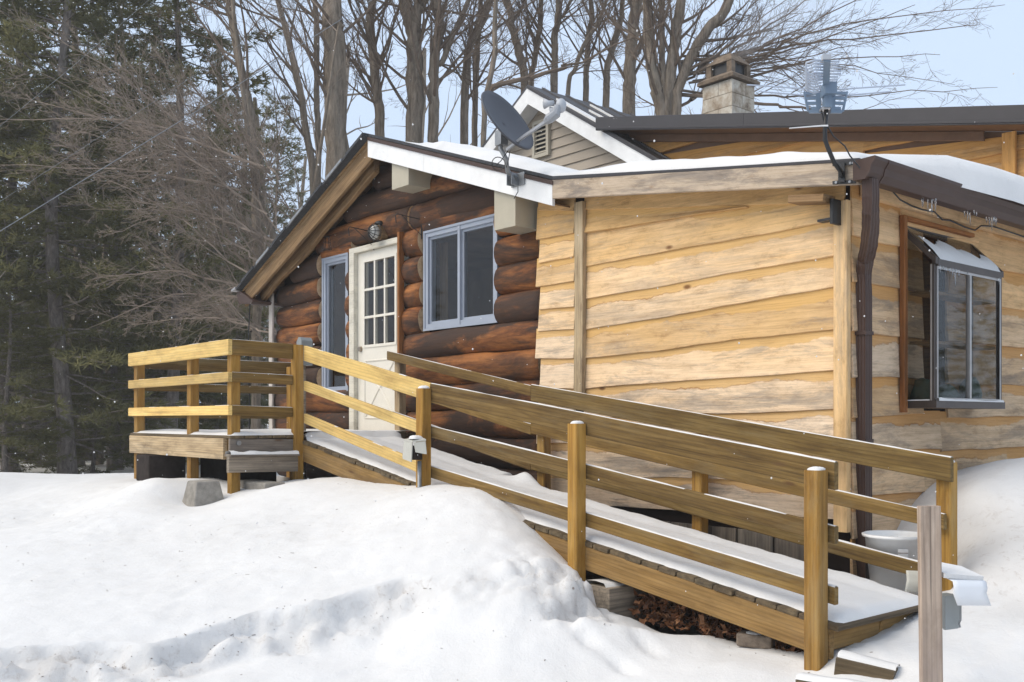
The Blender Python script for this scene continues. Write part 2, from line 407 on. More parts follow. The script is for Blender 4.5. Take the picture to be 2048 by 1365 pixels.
def glass_mat(name='window_glass', tint=.9, ior=1.5):
    m = bpy.data.materials.new(name); m.use_nodes = True; t = m.node_tree; t.nodes.clear()
    o = N(t, 'ShaderNodeOutputMaterial'); mx = N(t, 'ShaderNodeMixShader'); tr = N(t, 'ShaderNodeBsdfTransparent'); gl = N(t, 'ShaderNodeBsdfGlossy')
    tr.inputs[0].default_value = (tint, tint, tint * .99, 1); gl.inputs['Roughness'].default_value = .02
    fr = N(t, 'ShaderNodeFresnel'); fr.inputs['IOR'].default_value = ior
    f = math_n(t, 'MINIMUM', math_n(t, 'ADD', math_n(t, 'MULTIPLY', fr.outputs[0], 1.0), .0), 1.0)
    ge = N(t, 'ShaderNodeNewGeometry'); f = math_n(t, 'MULTIPLY', f, math_n(t, 'SUBTRACT', 1.0, ge.outputs['Backfacing']))   # thin pane: no inner total reflection
    t.links.new(f, mx.inputs[0]); t.links.new(tr.outputs[0], mx.inputs[1]); t.links.new(gl.outputs[0], mx.inputs[2]); t.links.new(mx.outputs[0], o.inputs[0])
    return m
M['glass'] = glass_mat(); M['clearglass'] = glass_mat('thin_garden_glass', .78, 1.5)
def ice_mat():
    m, t, b = new_mat('ice', .12, .5); b.inputs['Base Color'].default_value = (.92,.95,.98,1); b.inputs['Transmission Weight'].default_value = .85; b.inputs['IOR'].default_value = 1.31
    return m
M['ice'] = ice_mat()

# ------------------------------------------------------------------ board: a chamfered timber whose grain runs along local X
def board(name, p0, p1, h, t, mat, parent, up=(0,0,1), ch=.005, plumb=False, warp=0.0, seg=1, wear=None):
    """p0,p1: ends of the centre line; h along 'up', t sideways"""
    p0, p1 = Vector(p0), Vector(p1); d = p1 - p0; L = d.length; x = d.normalized()
    up = Vector(up); z = (up - x * up.dot(x)).normalized(); y = z.cross(x)
    Mx = Matrix((x, y, z)).transposed().to_4x4(); Mx.translation = (p0 + p1) / 2
    c = min(ch, h * .3, t * .3); H, T = h / 2, t / 2
    sec = [(-T, -H + c), (-T + c, -H), (T - c, -H), (T, -H + c), (T, H - c), (T - c, H), (-T + c, H), (-T, H - c)]
    k = x.z / max(.05, math.hypot(x.x, x.y)) if plumb else 0.0
    v = []; f = []
    for i in range(seg + 1):
        xx = -L/2 + L * i / seg
        wy = wz = 0.0
        if warp:
            q = Vector((xx * 1.3 + p0.x * 7, p0.y * 5, p0.z * 3)); wy = mn.noise(q) * warp; wz = mn.noise(q + Vector((9, 4, 2))) * warp
        for (yy, zz) in sec: v.append((xx + zz * k, yy + wy, zz + wz))
    for i in range(seg):
        for j in range(8):
            a = i * 8; j2 = (j + 1) % 8; f.append((a + j, a + j2, a + 8 + j2, a + 8 + j))
    f.append(tuple(range(7, -1, -1))); f.append(tuple(seg * 8 + j for j in range(8)))
    f = [tuple(reversed(q)) for q in f]
    ob = mesh_obj(name, v, f, mat, parent, Mx)
    if wear is not None: ob['wear'] = wear
    return ob
DUST = MB()          # thin snow lying on rails and ledges
def dust(p0, p1, w_, th=.010, cover=.9, seed=0):
    if th < .015: th *= .55; cover *= .8; w_ *= .8
    p0, p1 = Vector(p0), Vector(p1); d = p1 - p0; L = d.length; x = d.normalized()
    s = Vector((0,0,1)).cross(x).normalized(); n = max(3, int(L / .05)); b = len(DUST.v); on = []
    for i in range(n + 1):
        t = i / n; p = p0 + d * t
        q = mn.noise(Vector((t * L * 3.1 + seed * 3.3, seed * 1.7, 0))); q2 = mn.noise(Vector((t * L * 11, seed, 5)))
        hh = max(0.0, th * (.75 + .8 * q + .35 * q2)); on.append(hh > th * (1 - cover) * 1.2)
        wa = w_ / 2 * (.9 + .12 * q2); wb = w_ / 2 * (.9 + .12 * q)
        for (yy, zz) in ((-wa, -.002), (-wa * .8, hh * .8), (0, hh), (wb * .8, hh * .8), (wb, -.002)):
            c = p + s * yy; DUST.v.append((c.x, c.y, c.z + zz))
    for i in range(n):
        if on[i] and on[i+1]:
            for j in range(4):
                a = b + i * 5 + j; DUST.f.append((a, a + 1, a + 6, a + 5)); DUST.mi.append(0)
def cap(c, r, hh, seed=0):
    b = len(DUST.v); c = Vector(c); n = 12
    for i, (rr, zz) in enumerate(((1.0, -.002), (.93, .45), (.7, .8), (.35, 1.0))):
        for k in range(n):
            a = 2*math.pi*k/n; q = .9 + .22 * mn.noise(Vector((math.cos(a)*1.5 + seed, math.sin(a)*1.5, i * .4)))
            sq = 1 / max(abs(math.cos(a)), abs(math.sin(a))); sq = min(sq, 1.22)
            DUST.v.append((c.x + math.cos(a) * r * rr * q * sq, c.y + math.sin(a) * r * rr * q * sq, c.z + zz * hh * (.85 + .4 * q - .3)))
    for i in range(3):
        for k in range(n):
            k2 = (k+1) % n; a = b + i*n; DUST.f.append((a+k, a+k2, a+n+k2, a+n+k)); DUST.mi.append(0)
    DUST.f.append(tuple(b + 3*n + k for k in range(n))); DUST.mi.append(0)

# ================================================================== SETTING: snow-covered ground
CP = [ # (pixel x, pixel y, distance) of snow surface points read off the place
 (-400,935,13),(0,938,13),(240,931,12.5),(-200,950,10.5),(0,1000,10.2),(-300,1060,8.2),(150,968,10.4),(120,1040,8.9),
 (305,952,9.0),(255,975,9.2),(200,1000,9.0),(345,985,8.8),(370,1012,8.75),(300,1010,8.3),
 (0,1060,8.2),(300,1062,7.6),(440,1002,8.6),(400,1020,8.3),(500,985,8.6),(0,1150,6.7),(0,1250,5.6),(0,1300,5.1),(0,1372,4.85),(-200,1300,5.1),(-200,1380,4.8),
 (300,1150,6.6),(300,1240,5.55),(300,1285,5.3),(300,1362,5.05),(566,968,8.35),(640,975,8.2),(735,985,7.95),(700,1050,7.2),(700,1120,6.5),(700,1180,6.0),(690,1262,5.8),(700,1325,5.45),(700,1372,5.1),
 (500,1080,7.1),(500,1180,6.1),(500,1222,5.78),(510,1312,5.45),(520,1372,5.0),(400,1255,5.5),(400,1345,5.2),(600,1200,5.88),(600,1292,5.62),
 (850,977,7.45),(850,1050,6.8),(850,1110,6.3),(850,1160,6.0),(850,1200,5.85),(850,1270,5.55),(850,1372,5.05),
 (940,981,7.15),(985,1005,7.0),(1000,1085,6.4),(1000,1140,6.0),(1000,1200,5.75),(1000,1280,5.4),(1000,1372,5.0),
 (1030,1048,6.75),(1075,1085,6.55),(1090,1140,6.1),(1090,1200,5.8),(1090,1300,5.35),(1130,1130,6.3),(1150,1150,6.12),(1172,1172,6.02),
 (1210,1232,6.1),(1120,1215,5.8),(1160,1235,5.8),(1250,1262,5.85),(1400,1296,5.5),(1250,1330,5.3),(1500,1325,5.15),(1640,1345,4.98),(1640,1372,4.8),(1400,1372,4.95),
 (1780,1280,5.2),(1700,1352,4.80),(1790,1362,4.68),(1750,1372,4.75),(1950,1300,4.95),(2040,1255,5.15),(1990,1372,4.6),(1880,1255,5.25),
 (1300,1262,5.85),(1350,1282,5.6),(1300,1312,5.4),(1450,1312,5.4),(1550,1330,5.15),(1350,1340,5.2),(1300,1222,6.5),(1500,1242,6.1),(1220,1215,6.5),(1250,1225,6.2),(1400,1262,6.0),(1600,1340,5.1),(1790,1200,6.2),(1840,1195,6.15),(1870,1150,6.3),(1740,1298,5.0),(1820,1308,4.92),(1680,1300,5.06),
 (1912,1000,6.35),(1980,955,6.5),(2048,926,6.65),(2160,905,6.9),(1950,1100,5.9),(2040,1100,5.75),(2000,1200,5.5),(1925,1190,5.6),(2120,1150,5.5),(2250,1000,6.2),(2300,1250,5.2)]
cpx = []; cpz = []
for (px, py, D) in CP:
    cpx.append(((px - 1024) / F * D, D)); cpz.append((HY - py) / F * D)
for (s, d, z) in [(-6,2,-1.5),(-3,3.4,-1.48),(0,3.4,-1.45),(3,3.2,-1.42),(-3,0,-1.5),(0,0,-1.5),(3,0,-1.5),(6,2,-1.4),(-7,5,-1.35),(-9,8,-1.05),(-12,12,-.8),
                  (-8,16,-.95),(-4,16,-1.0),(-12,18,-1.1),(6,6,-.7),(7,9,-.8),(8,4,-1.3),(5,12,-1.0),(0,13,-1.0),(-6,-4,-1.5),(6,-4,-1.5),(0,-4,-1.5),(-5.5,11.5,-.75)]:
    cpx.append((s, d)); cpz.append(z)
EDGE = np.array([((px - 1024) / F * D, D) for px, py, D in [(-600,1330,4.6),(-200,1305,4.9),(0,1300,5.06),(300,1285,5.26),(400,1255,5.46),(500,1222,5.74),(600,1200,5.84),(700,1180,5.95),(850,1160,5.96),(960,1150,5.9),(1060,1150,5.85)]])
EDGE = EDGE[EDGE[:, 0].argsort()]
STEP = .20
def edge_amp(s): return STEP * (1 - np.clip((s + .75) / .7, 0, 1))
def edge_d(s): return np.interp(s, EDGE[:, 0], EDGE[:, 1])
cpx = np.array(cpx); cpz = np.array(cpz)
cpz = cpz + np.where(cpx[:, 1] < edge_d(cpx[:, 0]) - .05, edge_amp(cpx[:, 0]), 0.0) * (cpx[:, 0] > -6)
def end_s(d): return np.interp(d, [5.5, 5.68, 5.8, 5.92, 6.05, 6.2, 6.5], [.05, .18, .30, .42, .49, .47, .42])
def end_amp(d): return .15 * np.clip((d - 5.62) / .15, 0, 1) * np.clip((6.45 - d) / .2, 0, 1)
e2 = cpx[:, 0] - end_s(cpx[:, 1]); cpz = cpz + np.where((e2 > .03) & (e2 < .5), end_amp(cpx[:, 1]), 0) * np.clip((.9 - e2) / .5, 0, 1)
C2 = .07 ** 2
K = np.sqrt(((cpx[:, None] - cpx[None]) ** 2).sum(-1) + C2); n_ = len(cpx)
Am = np.zeros((n_ + 1, n_ + 1)); Am[:n_, :n_] = K + np.eye(n_) * -1.2e-2; Am[n_, :n_] = 1; Am[:n_, n_] = 1
sol = np.linalg.solve(Am, np.append(cpz, 0))
def snow_rbf(s, d):
    out = np.full(s.shape, sol[n_])
    for i in range(n_): out += sol[i] * np.sqrt((s - cpx[i, 0]) ** 2 + (d - cpx[i, 1]) ** 2 + C2)
    return out
def sstep(a, b, x):
    t = np.clip((x - a) / (b - a), 0, 1); return t * t * (3 - 2 * t)
def vnoise(x, y, seed):
    rs = np.random.RandomState(seed); tab = rs.rand(256, 256)
    xi = np.floor(x).astype(int); yi = np.floor(y).astype(int); fx = x - xi; fy = y - yi
    fx = fx*fx*(3-2*fx); fy = fy*fy*(3-2*fy)
    g = lambda a, b: tab[a % 256, b % 256]
    return (g(xi,yi)*(1-fx)+g(xi+1,yi)*fx)*(1-fy)+(g(xi,yi+1)*(1-fx)+g(xi+1,yi+1)*fx)*fy - .5
def fbm(x, y, seed, octv=4, gain=.5):
    o_ = 0; a = 1.0
    for k in range(octv): o_ = o_ + a * vnoise(x * 2 ** k, y * 2 ** k, seed + k); a *= gain
    return o_
def ramp_axis(lo, hi, step, far_lo, far_hi):
    a = list(np.arange(lo, hi + 1e-6, step)); g = step; x = hi
    while x < far_hi: g *= 1.22; x += g; a.append(x)
    g = step; x = lo
    while x > far_lo: g *= 1.22; x -= g; a.insert(0, x)
    return np.array(a)
sa = ramp_axis(-5.6, 3.6, .035, -700, 700); da = ramp_axis(3.6, 10.0, .035, -60, 1500)
SS, DD = np.meshgrid(sa, da)
near = 1 - sstep(16, 26, np.sqrt(SS**2 * .8 + DD**2)); cl_s = np.clip(SS, -16, 12); cl_d = np.clip(DD, -6, 22)
Zn = snow_rbf(cl_s, cl_d)
def blur(a, k):
    w_ = np.array([1, 4, 6, 4, 1]) / 16.0
    for _ in range(k):
        p = np.pad(a, ((2, 2), (0, 0)), 'edge'); a = sum(w_[i] * p[i:i + a.shape[0]] for i in range(5))
        p = np.pad(a, ((0, 0), (2, 2)), 'edge'); a = sum(w_[i] * p[:, i:i + a.shape[1]] for i in range(5))
    return a
Zn = blur(Zn, 5)
WX = CT * SS - ST * DD; WY = ST * SS + CT * DD
Zf = -1.25 + .35 * fbm(WX / 9, WY / 9, 11, 3)
ZZ = Zn * near + Zf * (1 - near)
# surface relief
bank = np.exp(-((SS + 1.5) / 3.5) ** 2)
ZZ = ZZ + near * ((.042 - .02 * sstep(.0, .8, SS)) * fbm(WX * 1.1, WY * 1.1, 3, 5, .40) + .006 * fbm(WX * 9, WY * 9, 21, 3))
# plough-cut face: break it into ledges
ed = edge_d(SS) + .16 * fbm(SS * 1.7, SS * 0 + 3.3, 51, 4, .55) + .05 * fbm(WX * 6, WY * 6, 57, 3) - DD
e2 = SS - end_s(DD) + .10 * fbm(WX * 3, WY * 3, 71, 4, .55)
ZZ -= end_amp(DD) * sstep(-.01, .05, e2) * np.clip((.9 - e2) / .5, 0, 1) * near
end_face = end_amp(DD) / .15 * sstep(-.03, .0, e2) * (1 - sstep(.05, .12, e2))
ZZ += end_face * .04 * fbm(WX * 12, WY * 12, 73, 3, .6)
inside = (SS > -6) * near
am = edge_amp(SS) * inside
ZZ -= am * (.62 * sstep(-.02, .07, ed) + .38 * sstep(.12, .30, ed + .12 * fbm(WX * 4, WY * 4, 61, 3)))
face = sstep(-.03, .03, ed) * (1 - sstep(.20, .42, ed)) * am / STEP
ZZ += face * (.10 * fbm(WX * 6, WY * 6, 31, 4, .6) + .03 * fbm(WX * 22, WY * 22, 33, 3, .6))
for (px, py, D, r, am_) in [(1120,1180,5.95,.30,.10),(1060,1150,6.0,.25,.05),(960,1150,5.92,.16,.06),(1165,1185,5.95,.14,.10)]:
    s0 = (px-1024)/F*D; m_ = np.exp(-(((SS-s0)**2 + (DD-D)**2) / r**2)); ZZ += m_ * am_ * (np.abs(fbm(WX * 5, WY * 5, 91, 4, .6)) * 2 - .35 + .5 * fbm(WX * 16, WY * 16, 95, 3, .6))
ZZ += near * (.010 * fbm(WX * 17, WY * 17, 41, 3, .55)) * (.35 + sstep(-.1, .25, fbm(WX * .8, WY * .8, 43, 3)))
# footprints
for (px, py, D) in [(1185,1302,5.45),(1240,1322,5.28),(1150,1285,5.55),(1290,1305,5.5)]:
    s0, d0 = (px-1024)/F*D, D; nn_ = .5 * fbm(WX * 6, WY * 6, int(px), 3); r2 = ((SS-s0 + .4*(DD-d0))/.06)**2 + ((DD-d0)/.13)**2 + nn_
    ZZ -= .035 * np.exp(-np.maximum(r2, 0) * 1.5) - .006 * np.exp(-((np.sqrt(np.maximum(r2, 0)) - 1.4) / .35) ** 2)
# sheltered ground under deck, ramp and house
def zone(x0, x1, y0, y1, e=.10): return sstep(x0 - e, x0 + e, WX) * (1 - sstep(x1 - e, x1 + e, WX)) * sstep(y0 - e, y0 + e, WY) * (1 - sstep(y1 - e, y1 + e, WY))
for (x0,x1,y0,y1,zt) in [(-10.75,-8.45,4.15,13,-.98),(-8.5,-6.3,4.78,13,-1.3),(-6.4,-2.95,4.72,5.86,-1.42),(-11.5,-3.6,6.0,13,-1.5)]:
    m_ = zone(x0,x1,y0,y1); ZZ = ZZ * (1 - m_) + np.minimum(ZZ, zt) * m_
dirt_shade = np.clip(face * 1.0, 0, 1) * np.clip(.55 + 1.3 * fbm(WX * 1.3, WY * 1.3, 77, 3), .1, 1)  # cut face: real dirt plus undercut shade painted into the colour
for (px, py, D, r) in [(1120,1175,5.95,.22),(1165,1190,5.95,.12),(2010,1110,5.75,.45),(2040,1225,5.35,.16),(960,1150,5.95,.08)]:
    s0 = (px-1024)/F*D; dirt_shade = np.maximum(dirt_shade, .8 * np.exp(-((SS-s0)**2 + (DD-D)**2) / r**2))
dirt_shade = np.maximum(dirt_shade, end_face * .7)
plat = np.exp(-((DD - 7.2) / .8) ** 2) * np.exp(-((SS + 1.8) / 1.6) ** 2) * .22
dirt_shade = np.maximum(dirt_shade, plat)
nd, ns_ = SS.shape
V = np.stack([WX.ravel(), WY.ravel(), ZZ.ravel()], 1)
idx = np.arange(nd * ns_).reshape(nd, ns_)
Q = np.stack([idx[:-1,:-1], idx[:-1,1:], idx[1:,1:], idx[1:,:-1]], -1).reshape(-1, 4)
me = bpy.data.meshes.new('ground'); me.vertices.add(len(V)); me.vertices.foreach_set('co', V.ravel())
me.loops.add(Q.size); me.loops.foreach_set('vertex_index', Q.ravel().astype(np.int32))
me.polygons.add(len(Q)); me.polygons.foreach_set('loop_start', np.arange(0, Q.size, 4, dtype=np.int32))
me.update(calc_edges=True); me.validate()
me.polygons.foreach_set('use_smooth', [True] * len(me.polygons))
a_ = me.attributes.new('dirt_shade', 'FLOAT', 'POINT'); a_.data.foreach_set('value', dirt_shade.ravel().astype(np.float32))
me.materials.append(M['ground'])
ground = link(bpy.data.objects.new('ground', me)); tag(ground, 'deep snow covering the yard, piled into a bank by the ramp', 'snow', kind='structure')
# soil under the ramp and along the foot of the plank wall
sv = []; sf = []; NX, NY = 60, 14
for i in range(NX + 1):
    for j in range(NY + 1):
        X = -8.6 + (5.75) * i / NX; Y = 4.74 + 1.16 * j / NY
        wall = max(0, (Y - 5.5) / .4); base = -1.27 + .05 * (Y - 4.7)
        berm = -.80 - .24 * max(0, (X + 5.2)) if X > -5.2 else -.80
        z = base + (max(base, berm) - base) * min(1, wall) + .05 * mn.noise(Vector((X * 4, Y * 4, 0))) + .02 * mn.noise(Vector((X * 15, Y * 15, 3)))
        sv.append((X, Y, z))
for i in range(NX):
    for j in range(NY):
        a = i * (NY + 1) + j; sf.append((a, a + NY + 1, a + NY + 2, a + 1))
soil = mesh_obj('soil', sv, sf, M['soil'], smooth=True); tag(soil, 'bare brown leafy soil under the wooden ramp', 'soil', kind='structure')
exec_later = []
# ================================================================== THE HOUSE
house = empty('house', (-7, 6.5, -1.3), 'log cabin with pale plank-sided addition and taller tan gable behind it', 'house')
YL, YP, XS = 5.93, 5.82, -3.466        # log wall face, plank wall plane, side wall plane
APX, APZ, SL, SR = -8.92, 3.02, .424, .345
def roof_z(x):
    if x < APX: return APZ + SL * (x - APX)
    if x < -6.05: return APZ - SR * (x - APX)
    return 2.03 - .151 * (x + 6.05)
# ---- log gable wall
back = MB()
def wall_piece(x0, x1, z0, z1): back.box((x0, 6.02, z0), (x1, 6.08, z1))
wall_piece(-11.66, -10.5, -1.2, 1.95); wall_piece(-10.5, -9.9, -1.2, .33); wall_piece(-9.9, -9.78, -1.2, 1.95); wall_piece(-9.78, -8.78, -1.2, -.14)
wall_piece(-8.78, -8.39, -1.2, 1.95); wall_piece(-8.39, -7.2, -1.2, .93); wall_piece(-7.2, -6.5, -1.2, 1.95)
back.prism([(-11.66, 6.02, 1.951), (-6.5, 6.02, 1.951), (-6.5, 6.02, 2.08), (-8.92, 6.02, 2.90), (-11.2, 6.02, 1.955)], (0, .06, 0))
log_wall = back.build('log_wall', M['chink'], house)
def log(x0, x1, zc, dark, rad=.142, seed=0):
    L = x1 - x0; n = max(2, int(L / .10)); sides = 18; v = []; f = []; mi = []
    for i in range(n + 1):
        x = -L/2 + L * i / n; q = Vector(((x + x0) * 1.7, zc * 9, seed))
        r = rad * (1 + .10 * mn.noise(q)); oz = .016 * mn.noise(q * .8 + Vector((5, 1, 0))); oy = .02 * mn.noise(q * .8 + Vector((0, 8, 1)))
        if i in (0, n): r *= .965
        for k in range(sides):
            a = 2 * math.pi * k / sides
            rr = r * (1 + .06 * mn.noise(Vector(((x + x0) * 2.2, math.cos(a) * 1.3 + zc * 5, math.sin(a) * 1.3))) + .03 * mn.noise(Vector(((x + x0) * 7, math.cos(a) * 3 + zc * 5, math.sin(a) * 3))))
            v.append((x, oy + math.cos(a) * rr * .72, oz + math.sin(a) * rr * 1.0))
    for i in range(n):
        for k in range(sides):
            k2 = (k + 1) % sides; a = i * sides; f.append((a + k, a + sides + k, a + sides + k2, a + k2)); mi.append(0)
    f.append(tuple(range(sides))); mi.append(1); f.append(tuple(n * sides + k for k in range(sides - 1, -1, -1))); mi.append(1)
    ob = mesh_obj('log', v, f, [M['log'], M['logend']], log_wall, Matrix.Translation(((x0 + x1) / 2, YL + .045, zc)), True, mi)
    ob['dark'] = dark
    me_ = ob.data
    for p in me_.polygons:
        if p.material_index == 1: p.use_smooth = False
    return ob
rl = random.Random(5)
for k in range(-2, 12):
    zc = -.18 + .272 * k + .136
    segs = []
    xl, xr = -11.64, -6.56
    if zc > 1.7:
        xl = max(xl, APX - (APZ - .17 - zc) / SL); xr = min(xr, APX + (APZ - .14 - zc) / SR)
    if k <= -1: segs = [(-11.64, -8.2), (-8.2, xr)]
    elif k <= 1: segs = [(xl, -9.83), (-8.73, xr)]
    elif k in (2, 3): segs = [(xl, -10.55), (-9.90, -9.80), (-8.75, xr)]
    elif k <= 6: segs = [(xl, -10.55 + .03 * (k % 2)), (-9.90, -9.80), (-8.75, -8.43), (-7.20, xr)]
    elif k == 7: segs = [(xl, -10.54), (-8.75, -8.43), (-7.2, xr)]
    elif k == 8: segs = [(xl, -8.63), (-8.60, xr)]
    else: segs = [(xl, xr)]
    for i, (a, b) in enumerate(segs):
        if b - a < .08: continue
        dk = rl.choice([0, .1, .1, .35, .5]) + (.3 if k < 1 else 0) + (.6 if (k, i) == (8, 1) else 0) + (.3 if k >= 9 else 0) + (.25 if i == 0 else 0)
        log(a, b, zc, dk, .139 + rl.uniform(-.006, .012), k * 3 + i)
# small log above side light
log(-10.52, -9.8, 1.95 + .05, .2, .10, 91)
log(-8.4, -7.2, 2.0, .6, .10, 92)
# ---- interiors behind glass
def room(name, x0, x1, y0, y1, z0, z1, open_side, mat):
    b = MB(); c = [(x0,y0,z0),(x1,y0,z0),(x1,y1,z0),(x0,y1,z0),(x0,y0,z1),(x1,y0,z1),(x1,y1,z1),(x0,y1,z1)]; b.v = c
    fs = {'bot': (0,1,2,3), 'top': (4,7,6,5), '-y': (0,4,5,1), '+x': (1,5,6,2), '+y': (2,6,7,3), '-x': (3,7,4,0)}
    for k, q in fs.items():
        if k != open_side: b.f.append(q); b.mi.append(0)
    return b.build(name, mat, house)
room('room_lining', -10.6, -7.05, 6.085, 8.2, -.15, 2.0, '-y', M['interior'])
room('room_lining', -3.75, -3.548, 6.6, 7.3, .1, 1.4, '+x', M['redwood'])
# ---- front door
dz0, dz1, dx0, dx1 = -.13, 1.95, -9.80, -8.77
df = MB(); df.box((dx0, 5.87, dz0), (dx0 + .10, 6.0, dz1)); df.box((dx1 - .03, 5.87, dz0), (dx1, 6.0, dz1)); df.box((dx0 + .1, 5.872, dz1 - .06), (dx1 - .03, 6.0, dz1))
df.build('door_frame', M['jamb'], house)
board('door_trim', (dx1 + .022, 5.87, .0), (dx1 + .022, 5.87, 1.99), .04, .07, M['redwood'], house, up=(1,0,0))
door = MB(); ax0, ax1 = dx0 + .104, dx1 - .034; az0, az1 = dz0 + .01, dz1 - .064; yd = 5.925
gx0, gx1, gz0, gz1 = ax0 + .15, ax1 - .13, .84, 1.77
door.box((ax0, yd, az0), (gx0, yd + .045, az1)); door.box((gx1, yd, az0), (ax1, yd + .045, az1)); door.box((gx0, yd, az0), (gx1, yd + .045, gz0)); door.box((gx0, yd, gz1), (gx1, yd + .045, az1))
# raised cross-buck panel at the foot of the door
pz0, pz1, pxa, pxb = .02, .66, gx0 + .0, gx1
for (a, b) in [((pxa, pz0), (pxb, pz0)), ((pxa, pz1), (pxb, pz1)), ((pxa, pz0), (pxa, pz1)), ((pxb, pz0), (pxb, pz1)), ((pxa, pz0), ((pxa+pxb)/2 , (pz0+pz1)/2+.02)), ((pxb, pz0), ((pxa+pxb)/2, (pz0+pz1)/2+.02)), ((pxa, pz1), ((pxa+pxb)/2, (pz0+pz1)/2)), ((pxb, pz1), ((pxa+pxb)/2, (pz0+pz1)/2))]:
    door.tube([(a[0], yd, a[1]), (b[0], yd, b[1])], .011, 6)
door_o = door.build('front_door', M['door'], house); tag(door_o, 'cream front door with nine panes')
gw, gh = (gx1 - gx0), (gz1 - gz0)
grid = MB()
for i in (1, 2): grid.box((gx0 + gw * i / 3 - .013, yd - .006, gz0 - .004), (gx0 + gw * i / 3 + .013, yd + .03, gz1 + .004)); 
for i in (1, 2): grid.box((gx0 - .004, yd - .008, gz0 + gh * i / 3 - .013), (gx1 + .004, yd + .028, gz0 + gh * i / 3 + .013))
for (a, b) in (((gx0 - .03, gz0 - .03), (gx0, gz1 + .03)), ((gx1, gz0 - .03), (gx1 + .03, gz1 + .03))): grid.box((a[0], yd - .01, a[1]), (b[0], yd + .01, b[1]))
for (a, b) in (((gx0, gz0 - .03), (gx1, gz0)), ((gx0, gz1), (gx1, gz1 + .03))): grid.box((a[0], yd - .01, a[1]), (b[0], yd + .01, b[1]))
grid.build('muntin', M['door'], door_o)
for i in range(3):
    for j in range(3):
        p = MB(); p.box((gx0 + gw * i / 3 + .013, yd + .012, gz0 + gh * j / 3 + .013), (gx0 + gw * (i + 1) / 3 - .013, yd + .016, gz0 + gh * (j + 1) / 3 - .013))
        p.build('pane', M['glass'], door_o)
k = MB(); k.tube([(ax0 + .065, yd, .80), (ax0 + .065, yd - .03, .80)], [.032, .026], 14); k.build('deadbolt', M['brass'], door_o, smooth=False)
k = MB(); k.tube([(ax0 + .065, yd, .565), (ax0 + .065, yd - .012, .565), (ax0 + .065, yd - .03, .565), (ax0 + .065, yd - .05, .565), (ax0 + .065, yd - .07, .565)], [.034, .034, .014, .03, .026], 14)
k.build('doorknob', M['brass'], door_o, smooth=False)
st = MB(); st.box((dx0 - .02, 5.80, dz0 - .03), (dx1 + .02, 6.02, dz0 - .002)); st.build('threshold', M['cornertrim'], house)
# ---- vinyl windows in the log wall
def vinyl_window(x0, x1, z0, z1, mull, y=5.925):
    fr = MB(); t = .055
    fr.box((x0, y, z0), (x0 + t, y + .1, z1)); fr.box((x1 - t, y, z0), (x1, y + .1, z1)); fr.box((x0 + t, y + .001, z1 - t), (x1 - t, y + .1, z1)); fr.box((x0 + t, y + .001, z0), (x1 - t, y + .1, z0 + t))
    fr.box((x0 - .015, y - .012, z0 - .012), (x1 + .015, y - .0005, z0 + .012)); fr.box((x0 - .015, y - .012, z1 - .012), (x1 + .015, y - .0005, z1 + .012))
    fr.box((x0 - .015, y - .010, z0 + .012), (x0 + .012, y - .0005, z1 - .012)); fr.box((x1 - .012, y - .010, z0 + .012), (x1 + .015, y - .0005, z1 - .012))
    xs = [x0 + t]
    if mull: m_ = (x0 + x1) / 2; fr.box((m_ - .018, y - .006, z0 + .012), (m_ + .018, y + .09, z1 - .012)); spans = [(x0 + t, m_ - .018), (m_ + .018, x1 - t)]
    else: spans = [(x0 + t, x1 - t)]
    wo = fr.build('window', M['winframe'], house)
    for (a, b) in spans:
        s = MB(); q = .026; zz0, zz1 = z0 + t, z1 - t
        s.box((a, y + .025, zz0), (a + q, y + .06, zz1)); s.box((b - q, y + .025, zz0), (b, y + .06, zz1)); s.box((a + q, y + .026, zz0), (b - q, y + .06, zz0 + q)); s.box((a + q, y + .026, zz1 - q), (b - q, y + .06, zz1))
        s.build('sash', M['winframe'], wo)
        p = MB(); p.box((a + q, y + .04, zz0 + q), (b - q, y + .044, zz1 - q)); p.build('pane', M['glass'], wo)
    return wo
vinyl_window(-8.385, -7.21, .93, 1.94, True); vinyl_window(-10.49, -9.92, .31, 1.92, False)
board('trim_board', (-8.56, 6.3, .6), (-8.56, 6.3, 1.9), .12, .03, M['interior2'], house, up=(1,0,0))
board('corner_trim', (-11.665, 5.84, -.9), (-11.665, 5.84, 1.62), .10, .03, M['cornertrim'], house, up=(1,0,0))
# ---- gable roof of the log wing
def slab(x0, x1, y0, y1, top, th, mat, name, par=house):
    b = MB(); b.prism([(x0, y0, top(x0)), (x1, y0, top(x1)), (x1, y0, top(x1) - th), (x0, y0, top(x0) - th)], (0, y1 - y0, 0)); return b.build(name, mat, par)
roof = slab(APX, -6.05, 5.575, 9.3, lambda x: APZ - SR * (x - APX), .03, M['shingle'], 'roof')
slab(-12.02, APX, 5.52, 9.3, lambda x: APZ + SL * (x - APX), .03, M['shingle'], 'roof')
slab(-6.05, -3.20, 5.575, 9.34, lambda x: 2.03 - .151 * (x + 6.05), .025, M['shingle'], 'roof')
slab(-12.0, APX - .02, 5.6, 9.3, lambda x: APZ - .032 + SL * (x - APX), .03, M['barge'], 'roof_sheathing')
slab(APX, -6.05, 5.62, 9.3, lambda x: APZ - .032 - SR * (x - APX), .03, M['barge'], 'roof_sheathing')
slab(-6.05, -3.3, 5.62, 9.3, lambda x: 2.0 - .151 * (x + 6.05), .03, M['barge'], 'roof_sheathing')
